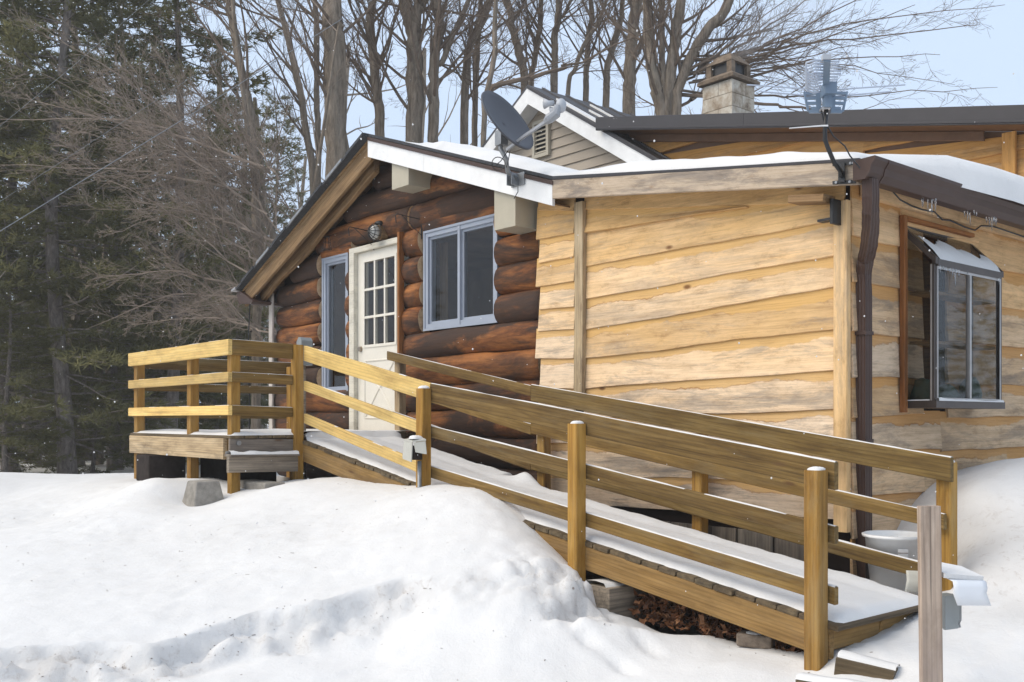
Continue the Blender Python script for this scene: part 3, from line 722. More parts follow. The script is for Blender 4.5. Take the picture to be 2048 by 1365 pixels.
# shingle edges stepping down the left rake
for i in range(7):
    x = -11.85 + i * .43
    b = MB(); b.prism([(x, 5.505, APZ + SL*(x-APX) + .002), (x + .34, 5.505, APZ + SL*(x+.34-APX) + .002), (x + .34, 5.505, APZ + SL*(x+.34-APX) - .028), (x, 5.505, APZ + SL*(x-APX) - .036)], (0, .013, 0))
    b.build('rake_shingle', M['steel'] if i % 2 else M['shingle'], roof)
bz = lambda x, o: APZ + SL * (x - APX) - o
board('barge_rafter', (-11.95, 5.63, bz(-11.95, .165)), (APX + .0, 5.63, bz(APX, .165)), .20, .04, M['barge'], house, plumb=True)
board('barge_rafter', (-11.75, 5.76, bz(-11.75, .19)), (APX - .1, 5.76, bz(APX - .1, .19)), .24, .06, M['barge'], house, plumb=True, warp=.03, seg=14)
fz = lambda x, o: APZ - SR * (x - APX) - o
board('drip_edge', (APX + .01, 5.566, fz(APX + .01, .055)), (-6.03, 5.566, fz(-6.03, .055)), .035, .02, M['gutter'], house, plumb=True, ch=.002)
board('rake_fascia', (APX, 5.585, fz(APX, .155)), (-7.9, 5.585, fz(-7.9, .155)), .175, .03, M['white'], house, plumb=True, ch=.002)
board('rake_fascia', (-7.897, 5.585, fz(-7.897, .155)), (-6.05, 5.585, fz(-6.05, .155)), .175, .03, M['white'], house, plumb=True, ch=.002)
slab(APX, -6.07, 5.602, 5.92, lambda x: APZ - .225 - SR * (x - APX), .012, M['barge'], 'soffit')
for (x0, x1, zb) in ((-8.52, -8.22, 2.36), (-6.86, -6.57, 1.70)):
    b = MB(); zt = fz(x0, .20)
    b.prism([(x0, 5.61, zb), (x1, 5.61, zb), (x1, 5.61, fz(x1, .2)), (x0, 5.61, fz(x0, .2))], (0, .42, 0)); b.build('purlin_box', M['tan'], house)
b = MB(); b.prism([(-12.10, 5.56, 1.655), (-11.98, 5.56, 1.66), (-11.62, 5.56, 1.50), (-11.66, 5.56, 1.47), (-12.02, 5.56, 1.50)], (0, 3.6, 0)); b.build('eave_box', M['gutter'], house)
b = MB(); b.prism([(-12.13, 5.50, 1.685), (-12.00, 5.50, 1.715), (-12.00, 5.50, 1.685), (-12.12, 5.50, 1.662)], (0, 3.7, 0)); b.build('drip_edge', M['alu'], house)
# ---- plank-sided addition
def plank(p_tl, p_tr, p_bl, p_br, parent, axis, mat, wear, seed, wav=.012, thick=.030, lap=.035, name='plank', cut=None):
    """a live-edged plank between four corners on a wall; axis 'x' front wall, 'y' side wall"""
    a = 0 if axis == 'x' else 1
    x0, x1 = p_tl[a], p_tr[a]; L = x1 - x0; zc = (p_tl[2] + p_br[2]) / 2
    n = max(4, int(L / .09)); v = []; f = []; uv = []
    for i in range(n + 1):
        t = i / n; x = -L/2 + L * t
        zt = p_tl[2] + (p_tr[2] - p_tl[2]) * t - zc; zb = p_bl[2] + (p_br[2] - p_bl[2]) * t - zc
        q = Vector((x * 1.1 + seed * 3.7, seed * 1.3, 0)); zb += wav * (mn.noise(q) * 1.6 + .5 * mn.noise(q * 3.5) + .22 * mn.noise(q * 11))
        bow = .006 * mn.noise(q * .7 + Vector((3, 3, 3)))
        v += [(x, -.002, zt + lap), (x, -.012 + bow, zt + lap), (x, -.020 + bow, (zt + zb) / 2), (x, -thick + bow, zb + .004), (x, -thick + .006 + bow, zb), (x, -.002, zb)]
        uv += [(x, 1.1), (x, 1.1), (x, .55), (x, .02), (x, 0), (x, 0)]
    for i in range(n):
        for j in range(5):
            q = i * 6; f.append((q + j, q + j + 1, q + 6 + j + 1, q + 6 + j))
    f.append((0,5,4,3,2,1)); q = n * 6; f.append((q,q+1,q+2,q+3,q+4,q+5))
    if axis == 'x': Mx = Matrix.Translation(((x0 + x1) / 2, YP if parent is not upper_wall else YU, zc))
    else:
        Mx = Matrix(((0,-1,0,XS), (1,0,0,(x0 + x1) / 2), (0,0,1,zc), (0,0,0,1)))
    ob = mesh_obj(name, v, f, mat, parent, Mx, False, None, uv); ob['wear'] = wear
    return ob
YU = 9.35; upper_wall = None
b = MB(); b.prism([(-6.46, 5.83, -1.3), (-3.47, 5.83, -1.3), (-3.47, 5.83, 1.60), (-6.05, 5.83, 1.99), (-6.46, 5.83, 2.0)], (0, .1, 0))
plank_wall = b.build('plank_wall', M['chink'], house)
seamsR = [(395,355),(421.5,406),(535,438),(600,510),(661,573),(717.5,656),(779,740),(836,819),(890,893),(950,968),(1010,1040)]
xl, xr = 1172, 1692
for i in range(len(seamsR) - 1):
    (a0, a1), (b0, b1) = seamsR[i], seamsR[i+1]
    wear = -.1 + .15 * i
    plank(onY(xl, a0, YP), onY(xr, a1, YP), onY(xl, b0, YP), onY(xr, b1, YP), plank_wall, 'x', M['plank'], wear, i + 1, .006 if i == 0 else .010)
# wedge-shaped plank at the top left
plank(onY(1172, 424, YP), onY(1500, 412, YP), onY(1172, 468, YP), onY(1500, 417, YP), plank_wall, 'x', M['plank'], -.1, 40, .005, .052, .0)
seamsL = [(400,396),(424,421),(480,466),(526,514),(575,563),(622,615),(666,660),(717.5,718),(777,778),(833,834),(888,888),(942,946),(1000,1008)]
for i in range(len(seamsL) - 1):
    (a0, a1), (b0, b1) = seamsL[i], seamsL[i+1]
    jl = 1080 + [0,-3,2,-4,3,0,-5,4,0,-3,2,0][i]; plank(onY(jl, a0, YP), onY(1152, a1, YP), onY(jl, b0, YP), onY(1152, b1, YP), plank_wall, 'x', M['plank'], .1 + .11 * i, i + 50, .010)
pb, ptp = onY(1160, 792, 5.77), onY(1160, 405, 5.77)
board('batten', pb, ptp, .10, .05, M['rim'], house, up=(1,0,0), warp=.012, seg=14)
c0, c1 = onY(1697, 1065, 5.79), onY(1700, 408, 5.79)
cb = board('corner_board', (XS - .038, 5.785, c0.z), (XS - .038, 5.785, 1.42), .10, .05, M['plank'], house, up=(1,0,0), wear=.35)
# low skirt of grey boards under the plank wall
for i in range(9):
    x = -6.2 + i * .31
    if x + .3 < XS: board('skirt_board', (x + .15, 5.80, -1.32), (x + .15, 5.80, -.78), .295, .02, M['grey'], house, up=(1,0,0))
for i in range(5):
    y = 5.84 + i * .3; board('skirt_board', (XS + .01, y + .15, -1.32), (XS + .01, y + .15, -.86), .29, .02, M['grey'], house, up=(0,1,0))
# side wall, with the opening of the garden window left free
WY0, WY1, WZ0, WZ1 = 6.46, 7.49, .13, 1.33
b = MB()
OY0, OY1 = 6.74, 7.10
for (y0, y1, z0, z1) in ((5.93, OY0, -1.3, 1.58), (OY1, 9.3, -1.3, 1.58), (OY0, OY1, -1.3, WZ0), (OY0, OY1, WZ1, 1.58)): b.box((XS - .08, y0, z0), (XS - .003, y1, z1))
side_wall = b.build('side_wall', M['chink'], house)
lv = [1.52, 1.19, .895, .575, .27, .025, -.225, -.50, -.78, -1.05]
rs = random.Random(3)
for i in range(len(lv) - 1):
    zt, zb = lv[i], lv[i+1]; cuts = [(5.815, 9.0)]
    if zt > WZ0 + .1: cuts = [(5.815, OY0), (OY1, 9.0)]
    elif i == 5: cuts = [(5.815, 7.0), (7.0, 9.0)]
    elif i == 6: cuts = [(5.815, 6.75), (6.75, 8.1), (8.1, 9.0)]
    for j, (y0, y1) in enumerate(cuts):
        sl = rs.uniform(-.015, .015)
        plank((0, y0, zt), (0, y1, zt + sl), (0, y0, zb), (0, y1, zb + sl), side_wall, 'y', M['plank_side'], [.35, .55, .8, .85, .75, .7, .5, .6, .6][i] - (.3 if j and i < 2 else 0) - rs.uniform(0, .3), 100 + i * 5 + j, .016)
plank((0, WY0 - .03, 1.52), (0, WY1 + .1, 1.51), (0, WY0 - .03, 1.345), (0, WY1 + .1, 1.345), side_wall, 'y', M['plank_side'], .1, 170, .006, .03)
board('frieze_board', (XS + .05, 5.9, 1.50), (XS + .05, 9.0, 1.50), .10, .05, M['plank_side'], house, wear=.3)
# fascia over the plank wall
board('plank_fascia', (-6.04, 5.585, 1.92), (-3.262, 5.585, 1.532), .155, .04, M['plank_grey'], house, plumb=True, wear=1.0, warp=.006, seg=14)
board('drip_edge', (-6.03, 5.57, 2.005), (-3.25, 5.57, 1.603), .02, .02, M['darktrim'], house, plumb=True, ch=.002)
board('beam_end', (-3.78, 5.66, 1.455), (-3.52, 5.66, 1.42), .05, .14, M['barge'], house)
b = MB(); b.box((-3.62, 5.68, 1.29), (-3.50, 5.75, 1.305)); b.box((-3.515, 5.66, 1.26), (-3.495, 5.76, 1.42)); b.build('angle_bracket', M['black'], house)
# garden window
XW = -3.225; ZF = 1.05; gw_ = MB(); t = .03
gw_.box((XS, WY0 - .01, WZ0 - .05), (XW + .02, WY1 + .01, WZ0))                                   # sill pan
gwo = gw_.build('garden_window', M['bronze'], house)
fr = MB()
for y in (WY0 + t/2, WY1 - t/2):
    fr.box((XW - t, y - t/2, WZ0), (XW, y + t/2, ZF)); fr.box((XS + .002, y - t/2, WZ0), (XS + t, y + t/2, WZ1 - .03))
    fr.prism([(XW + .012, y - t/2 - .004, ZF), (XW + .012, y - t/2 - .004, ZF + .045), (XS + .002, y - t/2 - .004, WZ1 + .02), (XS + .002, y - t/2 - .004, WZ1 - .03)], (0, t + .008, 0))
fr.box((XW - t, WY0 + t, ZF - .012), (XW + .014, WY1 - t, ZF + .036)); fr.box((XS + .003, WY0 + t, WZ1 - .02), (XS + .02, WY1 - t, WZ1 + .015))
fr.build('frame', M['bronze'], gwo)
al = MB(); ym = (WY0 + WY1) / 2
al.box((XW - .02, ym - .014, WZ0 + .02), (XW + .008, ym + .014, ZF - .03)); al.box((XW + .001, WY0 + .03, ZF - .03), (XW + .007, WY1 - .03, ZF - .012)); al.box((XW + .001, WY0 + .03, WZ0), (XW + .007, WY1 - .03, WZ0 + .02))
al.box((XW + .001, WY0 + .030, WZ0 + .02), (XW + .007, WY0 + .045, ZF - .03)); al.box((XW + .001, WY1 - .045, WZ0 + .02), (XW + .007, WY1 - .03, ZF - .03)); al.box((XW - t + .006, WY0 - .005, WZ0), (XW - t + .016, WY0 - .001, ZF))
al.build('glazing_bead', M['alu'], gwo)
for lo, hi in (((XW - .012, WY0 + .03, WZ0), (XW - .008, ym - .014, ZF - .012)), ((XW - .012, ym + .014, WZ0), (XW - .008, WY1 - .03, ZF - .012))):
    b = MB(); b.box(lo, hi); b.build('pane', M['clearglass'], gwo)
for y in (WY0 + .012, WY1 - .016):
    b = MB(); b.prism([(XS + t, y, WZ0), (XW - t, y, WZ0), (XW - t, y, ZF), (XS + t, y, WZ1 - .05)], (0, .004, 0)); b.build('pane', M['clearglass'], gwo)
b = MB(); b.prism([(XW, WY0 + .035, ZF + .030), (XS + .02, WY0 + .035, WZ1 + .0), (XS + .02, WY0 + .035, WZ1 + .004), (XW, WY0 + .035, ZF + .034)], (0, WY1 - WY0 - .07, 0)); b.build('roof_pane', M['clearglass'], gwo)
for z in (.52, .86):
    b = MB(); b.box((XS + .05, WY0 + .035, z), (XW - .035, WY1 - .035, z + .02)); b.build('shelf', M['barge'], gwo)
board('window_casing', (XS + .045, WY0 - .04, .05), (XS + .045, WY0 - .04, 1.40), .045, .04, M['redwood'], house, up=(0,1,0))
board('window_casing', (XS + .045, WY0 - .015, 1.385), (XS + .045, WY1 - .05, 1.385), .03, .04, M['redwood'], house)
# ---- gutter and downspout
gx = [(-3.235, 1.575), (-3.235, 1.455), (-3.19, 1.452), (-3.155, 1.452), (-3.125, 1.49), (-3.115, 1.53), (-3.09, 1.56), (-3.09, 1.58), (-3.098, 1.58), (-3.125, 1.54), (-3.14, 1.50), (-3.16, 1.465), (-3.225, 1.465), (-3.225, 1.575)]
b = MB(); b.prism([(x, 5.47, z) for x, z in gx], (0, 5.0, 0)); gut = b.build('gutter', M['gutter'], house)
b = MB(); b.prism([(x, 5.462, z) for x, z in gx[:8]], (0, .008, 0)); b.build('end_cap', M['gutter'], gut)
b = MB(); b.prism([(x + (.004 if x > -3.2 else 0), 5.62 , z - .003) for x, z in gx[:8]], (0, .02, 0)); b.build('seam_strap', M['gutter'], gut)
# downspout: ribbed rectangular pipe, offset elbow under the outlet, straight run down the wall
path = [(-3.165, 5.54, 1.46), (-3.165, 5.545, 1.36), (-3.18, 5.57, 1.27), (-3.22, 5.64, 1.19), (-3.30, 5.76, 1.10), (-3.38, 5.86, 1.03), (-3.415, 5.895, .95), (-3.415, 5.90, .80), (-3.415, 5.90, -1.12)]
ds = MB(); prev = None; secn = []
for i in range(24):
    a = i / 24 * 4; s = int(a); u = (a - s) * 2 - 1; rib = .003 if (i % 2) else 0
    secn.append([(u * .042, -.034 + rib), (.042 - rib, u * .034), (-u * .042, .034 - rib), (-.042 + rib, -u * .034)][s])
pv = [Vector(p) for p in path]
pts = []; 
for i in range(len(pv) - 1):
    k = 3 if i < len(pv) - 2 else 12
    for j in range(k): pts.append(pv[i].lerp(pv[i+1], j / k))
pts.append(pv[-1])
for i, p in enumerate(pts):
    tn = (pts[min(i+1, len(pts)-1)] - pts[max(i-1, 0)]).normalized(); xa = Vector((0, 1, 0)).cross(tn)
    xa = Vector((0,1,0)) - tn * tn.y if abs(tn.y) < .9 else Vector((1,0,0))
    xa.normalize(); ya = tn.cross(xa); crimp = 1.0 - (.05 if (i % 2 and 3 < i < 20) else 0)
    ds.v += [tuple(p + xa * (a * crimp) + ya * (b_ * crimp)) for a, b_ in secn]
    if i:
        q = (i - 1) * 24
        for kk in range(24): ds.f.append((q + kk, q + (kk+1) % 24, q + 24 + (kk+1) % 24, q + 24 + kk)); ds.mi.append(0)
dso = ds.build('downspout', M['gutter'], house)
for z in (.55, -.15):
    b = MB(); b.box((-3.455, 5.850, z), (-3.372, 5.857, z + .025)); b.box((-3.378, 5.857, z), (-3.372, 5.945, z + .025)); b.build('strap', M['gutter'], dso)
# ---- taller rear house: tan gable
RX, RZ, RSL = -10.28, 4.64, .632
b = MB(); b.prism([(RX - 3.6, 9.31, 1.2), (RX + 3.6, 9.31, 1.2), (RX + 3.6, 9.31, RZ - .16 - RSL * 3.6), (RX, 9.31, RZ - .12), (RX - 3.6, 9.31, RZ - .16 - RSL * 3.6)], (0, .1, 0))
rear_wall = b.build('gable_wall', M['vinyl'], house)
for i in range(22):
    z0 = 1.6 + i * .135; z1 = z0 + .135
    hw0 = min(3.5, (RZ - .13 - z0) / RSL); hw1 = min(3.5, (RZ - .13 - z1) / RSL)
    if hw1 < .05: break
    b = MB(); b.v = [(RX - hw0, 9.285, z0), (RX + hw0, 9.285, z0), (RX + hw1, 9.306, z1), (RX - hw1, 9.306, z1), (RX - hw0, 9.309, z0), (RX + hw0, 9.309, z0)]
    b.f = [(0,1,2,3), (4,5,1,0)]; b.mi = [0, 0]; b.build('siding_course', M['vinyl'], rear_wall)
vc = onY(1083, 278, 9.27); vw, vh = .17, .26
b = MB(); b.box((vc.x - vw, 9.24, vc.z - vh), (vc.x - vw + .05, 9.30, vc.z + vh)); b.box((vc.x + vw - .05, 9.24, vc.z - vh), (vc.x + vw, 9.30, vc.z + vh)); b.box((vc.x - vw + .05, 9.241, vc.z + vh - .05), (vc.x + vw - .05, 9.30, vc.z + vh)); b.box((vc.x - vw + .05, 9.241, vc.z - vh), (vc.x + vw - .05, 9.30, vc.z - vh + .05))
vent = b.build('gable_vent', M['ventp'], house)
b = MB(); b.box((vc.x - vw + .04, 9.285, vc.z - vh + .04), (vc.x + vw - .04, 9.29, vc.z + vh - .04)); b.build('vent_backing', M['black'], vent)
for i in range(7):
    z = vc.z - vh + .06 + i * .06
    b = MB(); b.prism([(vc.x - vw + .05, 9.245, z), (vc.x - vw + .05, 9.25, z - .004), (vc.x - vw + .05, 9.284, z + .03), (vc.x - vw + .05, 9.279, z + .034)], (vw * 2 - .1, 0, 0)); b.build('slat', M['ventp'], vent)
for sgn in (-1, 1):
    hw = 3.4; tp = lambda x: RZ - RSL * abs(x - RX)
    xs0, xs1 = (RX, RX + sgn * hw)
    board('rake_fascia', (xs0, 9.02, tp(xs0) - .15), (xs1, 9.02, tp(xs1) - .15), .20, .03, M['white'], house, plumb=True, ch=.002)
    a, c = (xs0, xs1) if sgn > 0 else (xs1, xs0)
    slab(a, c, 9.04, 9.29, lambda x: tp(x) - .215, .012, M['white'], 'soffit')
    r2 = slab(a, c, 9.0, 13.5, tp, .035, M['metalroof'], 'rear_roof')
    if sgn > 0:
        for i in range(9):           # laps of the metal panels, parallel to the rake
            y = 9.25 + i * .45
            b = MB(); b.prism([(RX + .02, y, tp(RX + .02) + .002), (RX + 3.3, y, tp(RX + 3.3) + .002), (RX + 3.3, y, tp(RX + 3.3) + .028), (RX + .02, y, tp(RX + .02) + .028)], (0, .05, 0)); b.build('roof_rib', M['metalroof'], r2)
board('drip_edge', (RX, 8.995, RZ - .035), (RX + 3.4, 8.995, RZ - .035 - RSL * 3.4), .035, .014, M['darktrim'], house, plumb=True, ch=.002)
# ---- shed-roofed upper wall with plank siding
b = MB(); b.prism([(-8.85, YU + .005, 1.2), (-2.6, YU + .005, 1.2), (-2.6, YU + .005, 2.36), (-8.85, YU + .005, 3.69)], (0, .1, 0)); upper_wall = b.build('upper_wall', M['soffit'], house)
ul = [3.75, 3.33, 3.03, 2.76, 2.46, 2.2, 1.9]
tz = lambda x: 3.83 - .213 * (x + 8.87)
for i in range(6):
    for (x0, x1) in ((-8.85, -5.4 - .4 * (i % 2)), (-5.4 - .4 * (i % 2), -2.7)):
        x1 = min(x1, -8.87 + (3.83 - .12 - ul[i+1] - .03) / .213)
        if x1 < x0 + .2: continue
        zt0, zt1 = min(ul[i], tz(x0) - .10), min(ul[i], tz(x1) - .10)
        if zt1 < ul[i+1] + .03 and zt0 < ul[i+1] + .03: continue
        plank((x0, 0, zt0), (x1, 0, zt1), (x0, 0, ul[i+1]), (x1, 0, ul[i+1] - .02), upper_wall, 'x', M['plank_up'], .15 + .05 * i, 200 + i * 3 + int(x0), .015, .045, .02)
board('batten', (-3.93, 9.28, 1.9), (-3.93, 9.28, 2.62), .12, .04, M['plank_up'], house, up=(1,0,0), wear=.2)
board('upper_rake', (-8.87, 8.93, tz(-8.87) - .07), (-6.6, 8.93, tz(-6.6) - .07), .165, .03, M['darktrim'], house, plumb=True, ch=.003)
board('upper_rake', (-6.598, 8.932, tz(-6.598) - .07), (-2.4, 8.932, tz(-2.4) - .07), .165, .03, M['darktrim'], house, plumb=True, ch=.003)
board('rake_lip', (-8.86, 8.912, tz(-8.86) - .13), (-2.4, 8.912, tz(-2.4) - .13), .02, .012, M['darktrim'], house, plumb=True, ch=.002)
slab(-8.85, -2.4, 8.947, 9.30, lambda x: tz(x) - .13, .012, M['soffit'], 'soffit')
slab(-8.87, -2.4, 8.95, 13.0, lambda x: tz(x) - .0, .04, M['metalroof'], 'rear_roof')
board('soffit_board', (-8.6, 9.27, tz(-8.6) - .19), (-4.15, 9.27, tz(-4.15) - .19), .09, .03, M['soffit'], house, plumb=True)
# ---- chimney of limewashed blocks with a hooded cap
cx, cy = -9.34, 12.25; hw = .275
ch = MB(); 
b = MB(); b.box((cx - hw + .01, cy - hw + .01, 1.0), (cx + hw - .01, cy + hw - .01, 5.08)); chim = b.build('chimney', M['chimcap'], house)
for i in range(10):
    z0 = 3.08 + i * .2
    if z0 + .19 > 5.1: break
    for (x0, x1, y0, y1) in (((cx - hw, cx + .02, cy - hw, cy - .0), (cx + .026, cx + hw, cy - hw, cy + .05), (cx - hw, cx + hw, cy + .056, cy + hw)) if i % 2 else ((cx - hw, cx + hw, cy - hw, cy - .02), (cx - hw, cx + .0, cy - .014, cy + hw), (cx + .006, cx + hw, cy - .014, cy + hw))):
        q = MB(); q.box((x0, y0, z0), (x1, y1, z0 + .192)); q.build('block', M['chim'], chim)
q = MB(); q.prism([(cx - hw - .06, cy - hw - .06, 5.09), (cx + hw + .06, cy - hw - .06, 5.09), (cx + hw + .06, cy + hw + .06, 5.09), (cx - hw - .06, cy + hw + .06, 5.09)], (0, 0, .05))
zc = 5.14; a = hw + .06; c = hw - .04; zb = zc + .07
q.v += [(cx-a,cy-a,zc),(cx+a,cy-a,zc),(cx+a,cy+a,zc),(cx-a,cy+a,zc),(cx-c,cy-c,zb),(cx+c,cy-c,zb),(cx+c,cy+c,zb),(cx-c,cy+c,zb)]
o_ = len(q.v) - 8
for f_ in ((0,1,5,4),(1,2,6,5),(2,3,7,6),(3,0,4,7),(4,5,6,7)): q.f.append(tuple(o_ + i for i in f_)); q.mi.append(0)
q.build('cap_slab', M['chimcap'], chim)
for sx in (-1, 1):
    for sy in (-1, 1): q = MB(); q.box((min(cx + sx*c, cx + sx*(c-.09)), min(cy + sy*c, cy + sy*(c-.09)), zb), (max(cx + sx*c, cx + sx*(c-.09)), max(cy + sy*c, cy + sy*(c-.09)), zb + .17)); q.build('cap_leg', M['chimcap'], chim)
q = MB(); q.box((cx - c + .05, cy - c + .05, zb), (cx + c - .05, cy + c - .05, zb + .165)); q.build('flue', M['black'], chim)
q = MB(); zz = zb + .17; q.v = [(cx-c-.01,cy-c-.01,zz),(cx+c+.01,cy-c-.01,zz),(cx+c+.01,cy+c+.01,zz),(cx-c-.01,cy+c+.01,zz),(cx-.13,cy-.12,zz+.15),(cx+.13,cy-.12,zz+.15),(cx+.13,cy+.12,zz+.15),(cx-.13,cy+.12,zz+.15)]
q.f = [(0,1,5,4),(1,2,6,5),(2,3,7,6),(3,0,4,7),(4,5,6,7),(3,2,1,0)]; q.mi = [0]*6; q.build('hood', M['chimcap'], chim)

# ================================================================== SNOW ON THE ROOFS
def roof_snow():
    v = []; f = []; nx = 170; ys = [0, .012, .04, .09, .18, .35, .6, 1.0, 1.6, 2.3, 3.0, 3.6]
    for i in range(nx + 1):
        for j, yo in enumerate(ys):
            Y = 5.60 + yo; u = i / nx
            xe = -3.26 + .24 * float(sstep(5.95, 6.9, np.array(Y))); X = -8.55 + (xe + 8.55) * u
            n1 = mn.noise(Vector((X * 1.3, Y * 1.3, 0))); n2 = mn.noise(Vector((X * 5, Y * 5, 2)))
            th = .05 + .055 * float(sstep(-8.5, -7.6, np.array(X))) * (1 - .55 * float(sstep(-6.9, -6.1, np.array(X)))) + .03 * float(sstep(-6.0, -4.5, np.array(X))) + .12 * float(sstep(5.9, 7.0, np.array(Y))) * float(sstep(-5, -3.4, np.array(X)))
            th *= 1 + .35 * n1 + .15 * n2
            setb = .14 * (1 - float(sstep(-6.5, -6.0, np.array(X)))) * (.6 + .8 * mn.noise(Vector((X * 2.1, 7, 0))) + .5)
            k = max(0.0, yo - setb); edge = math.sqrt(min(1, k / .10)); edge *= math.sqrt(max(0, min(1, (1 - u) * 5.3 / .13))) * min(1, u * 30)
            z = roof_z(max(X, -8.9)) + (th * edge if edge > 0 else -.02) + .003
            if i == nx: z = roof_z(X) - (.03 if X > -3.15 else 0)
            v.append((X, Y, z))
    m = len(ys)
    for i in range(nx):
        for j in range(m - 1): a = i * m + j; f.append((a, a + m, a + m + 1, a + 1))
    return v, f
v, f = roof_snow(); rsn = mesh_obj('roof_snow', v, f, M['snow'], smooth=True); tag(rsn, 'snow blanket on the low roof above the plank wall', 'snow', kind='stuff')
b = MB()
for i in range(9):
    y = 9.06 + i * .45 + (.0 if i else -.03); x0 = RX + .5 + .25 * math.sin(i * 2.3); x1 = RX + 1.55 + .6 * abs(math.sin(i * 1.7))
    if i == 0: x0, x1 = RX + .55, RX + 1.45
    n = 12
    for k in range(n):
        xa, xb = x0 + (x1 - x0) * k / n, x0 + (x1 - x0) * (k + 1) / n
        wv = .04 + .10 * abs(mn.noise(Vector((k * .5, i * 3, 0)))) if i else .15
        tp = lambda x: RZ - RSL * abs(x - RX)
        b.prism([(xa, y, tp(xa) + .004), (xb, y, tp(xb) + .004), (xb, y, tp(xb) + .032), (xa, y, tp(xa) + .032)], (0, wv, 0))
rs2 = b.build('rear_roof_snow', M['snow']); tag(rs2, 'thin snow strips between ribs of the dark metal roof', 'snow', kind='stuff')
# ================================================================== DECK AND RAMP
ramp_t = empty('wooden_ramp', (-6.5, 5.0, -1.25), 'wooden wheelchair ramp and porch deck with plank railings in front of the cabin', 'ramp')
DX0, DX1, DY0, DY1, DZ = -10.94, -8.40, 3.80, 5.82, -.14
RY0, RY1 = 4.53, 5.62
def ramp_z(x):                                   # top of the boards
    if x < -8.38: return DZ
    if x < -6.4: return -.19 - .172 * (x + 8.38)
    return -.53 - .1415 * (x + 6.4)
def rail_z(x):
    if x < -6.3: return .70 - .202 * (x + 8.38)
    return .28 - .1415 * (x + 6.3)
def post(x, y, z0, z1, mat='post', snow=True, s=.09):
    p = board('post', (x, y, z0), (x, y, z1), s, s, M[mat], ramp_t, up=(1,0,0), ch=.007, warp=.004, seg=4)
    if snow: cap((x, y, z1), s * .48, .03 + .012 * math.sin(x * 7), x * 3 + y)
    return p
rnd = random.Random(11)
# near side posts
post(-8.40, 4.47, -.80, .705, snow=False); post(-6.34, 4.47, -1.25, .245); post(-4.62, 4.47, -1.35, -.025); post(-2.85, 4.46, -1.36, -.258)
# deck front and left posts
post(-10.86, 3.87, -.95, .62, snow=False); post(-9.40, 3.87, -1.0, .735, snow=False); post(-8.47, 3.87, -1.0, .61, snow=False); post(-10.86, 5.70, -.95, .64, snow=False)
# far side posts
post(-8.50, 5.70, -.6, .63, 'rim', snow=False); post(-6.30, 5.70, -1.2, .10, snow=False); post(-4.60, 5.70, -1.2, -.1, snow=False); post(-2.77, 5.70, -1.3, -.25)
# deck front rails (new lumber) and side rails (old)
def rail(p0, p1, h, t, mat, snow=.012, cover=.85, plumb=True):
    o_ = board('rail', p0, p1, h, t, M[mat], ramp_t, plumb=plumb, ch=.004, warp=.003, seg=6)
    if snow: 
        p0, p1 = Vector(p0), Vector(p1); dust(p0 + Vector((0,0,h/2)), p1 + Vector((0,0,h/2)), t * .92, snow, cover, p0.x + p0.z * 3)
    return o_
for (zt, h) in ((.725, .14), (.43, .089), (.13, .089)):
    rail((DX0 - .02, 3.803, zt - h/2), (DX1 - .0, 3.803, zt - h/2), h, .038, 'new', .006, .4)
    rail((DX1 - .012, 3.825, zt - h/2), (DX1 - .012, 4.42, zt - h/2 - .015), h, .036, 'old', .008, .9)
    rail((DX0 + .0, 3.83, zt - h/2 - .02), (DX0 + .0, 5.76, zt - h/2 - .03), h, .036, 'old', .008, .8)
# ramp rails, near side (behind the posts) and far side (in front of the posts)
for k, (off, h) in enumerate(((0, .14), (-.33, .089), (-.64, .089))):
    zz = lambda x: rail_z(x) + off - h/2
    rail((-8.36, 4.535, zz(-8.36)), (-6.32 - .03 * k, 4.535, zz(-6.32)), h, .038, 'new', .006, .35)
    rail((-6.318 - .03 * k, 4.536, zz(-6.318)), (-2.78, 4.536, zz(-2.78)), h, .038, 'old', .013, 1.0)
    if k == 0: rail((-8.60, 5.62, rail_z(-8.5) - .06), (-6.36, 5.62, rail_z(-6.36) - .045), .089, .038, 'old', .006, .8)
    else: rail((-8.50, 5.62, rail_z(-8.5) + off - h/2), (-6.36, 5.62, rail_z(-6.36) + off - h/2), h, .038, 'old', .006, .8)
    zf = lambda x: rail_z(x) + off - h/2 + .01
    rail((-6.355, 5.62, zf(-6.355)), (-2.70 - .04 * k, 5.62, zf(-2.70)), h, .04, 'old', .012, 1.0)
for (x, z) in ((-6.40, .12), (-6.40, -.20), (-4.67, -.15)):
    board('cleat', (x, 4.50, z - .14), (x, 4.50, z + .10), .04, .02, M['grey'] if x < -5 else M['new'], ramp_t, up=(0,1,0))
# deck framing and stringers
board('rim_board', (DX0 + .02, 3.80, DZ - .125), (-8.5, 3.80, DZ - .125), .19, .038, M['rim'], ramp_t)
board('rim_board', (-8.415, 3.80, DZ - .125), (-8.415, 4.43, DZ - .135), .19, .038, M['grey'], ramp_t)
board('rim_board', (DX0 + .0, 3.83, DZ - .125), (DX0 + .0, 5.75, DZ - .125), .19, .038, M['grey'], ramp_t)
board('step_board', (-8.355, 3.76, -.40), (-8.355, 4.44, -.41), .145, .05, M['grey'], ramp_t)
board('step_tread', (-8.36, 3.76, -.318), (-8.36, 4.44, -.328), .02, .13, M['grey'], ramp_t)
dust((-8.35, 3.76, -.308), (-8.35, 4.43, -.318), .14, .034, 1.0, 3)
k = MB(); k.tube([(-8.392, 3.88, -.21), (-8.38, 3.88, -.21)], .022, 12); k.build('bolt_head', M['steel'], ramp_t)
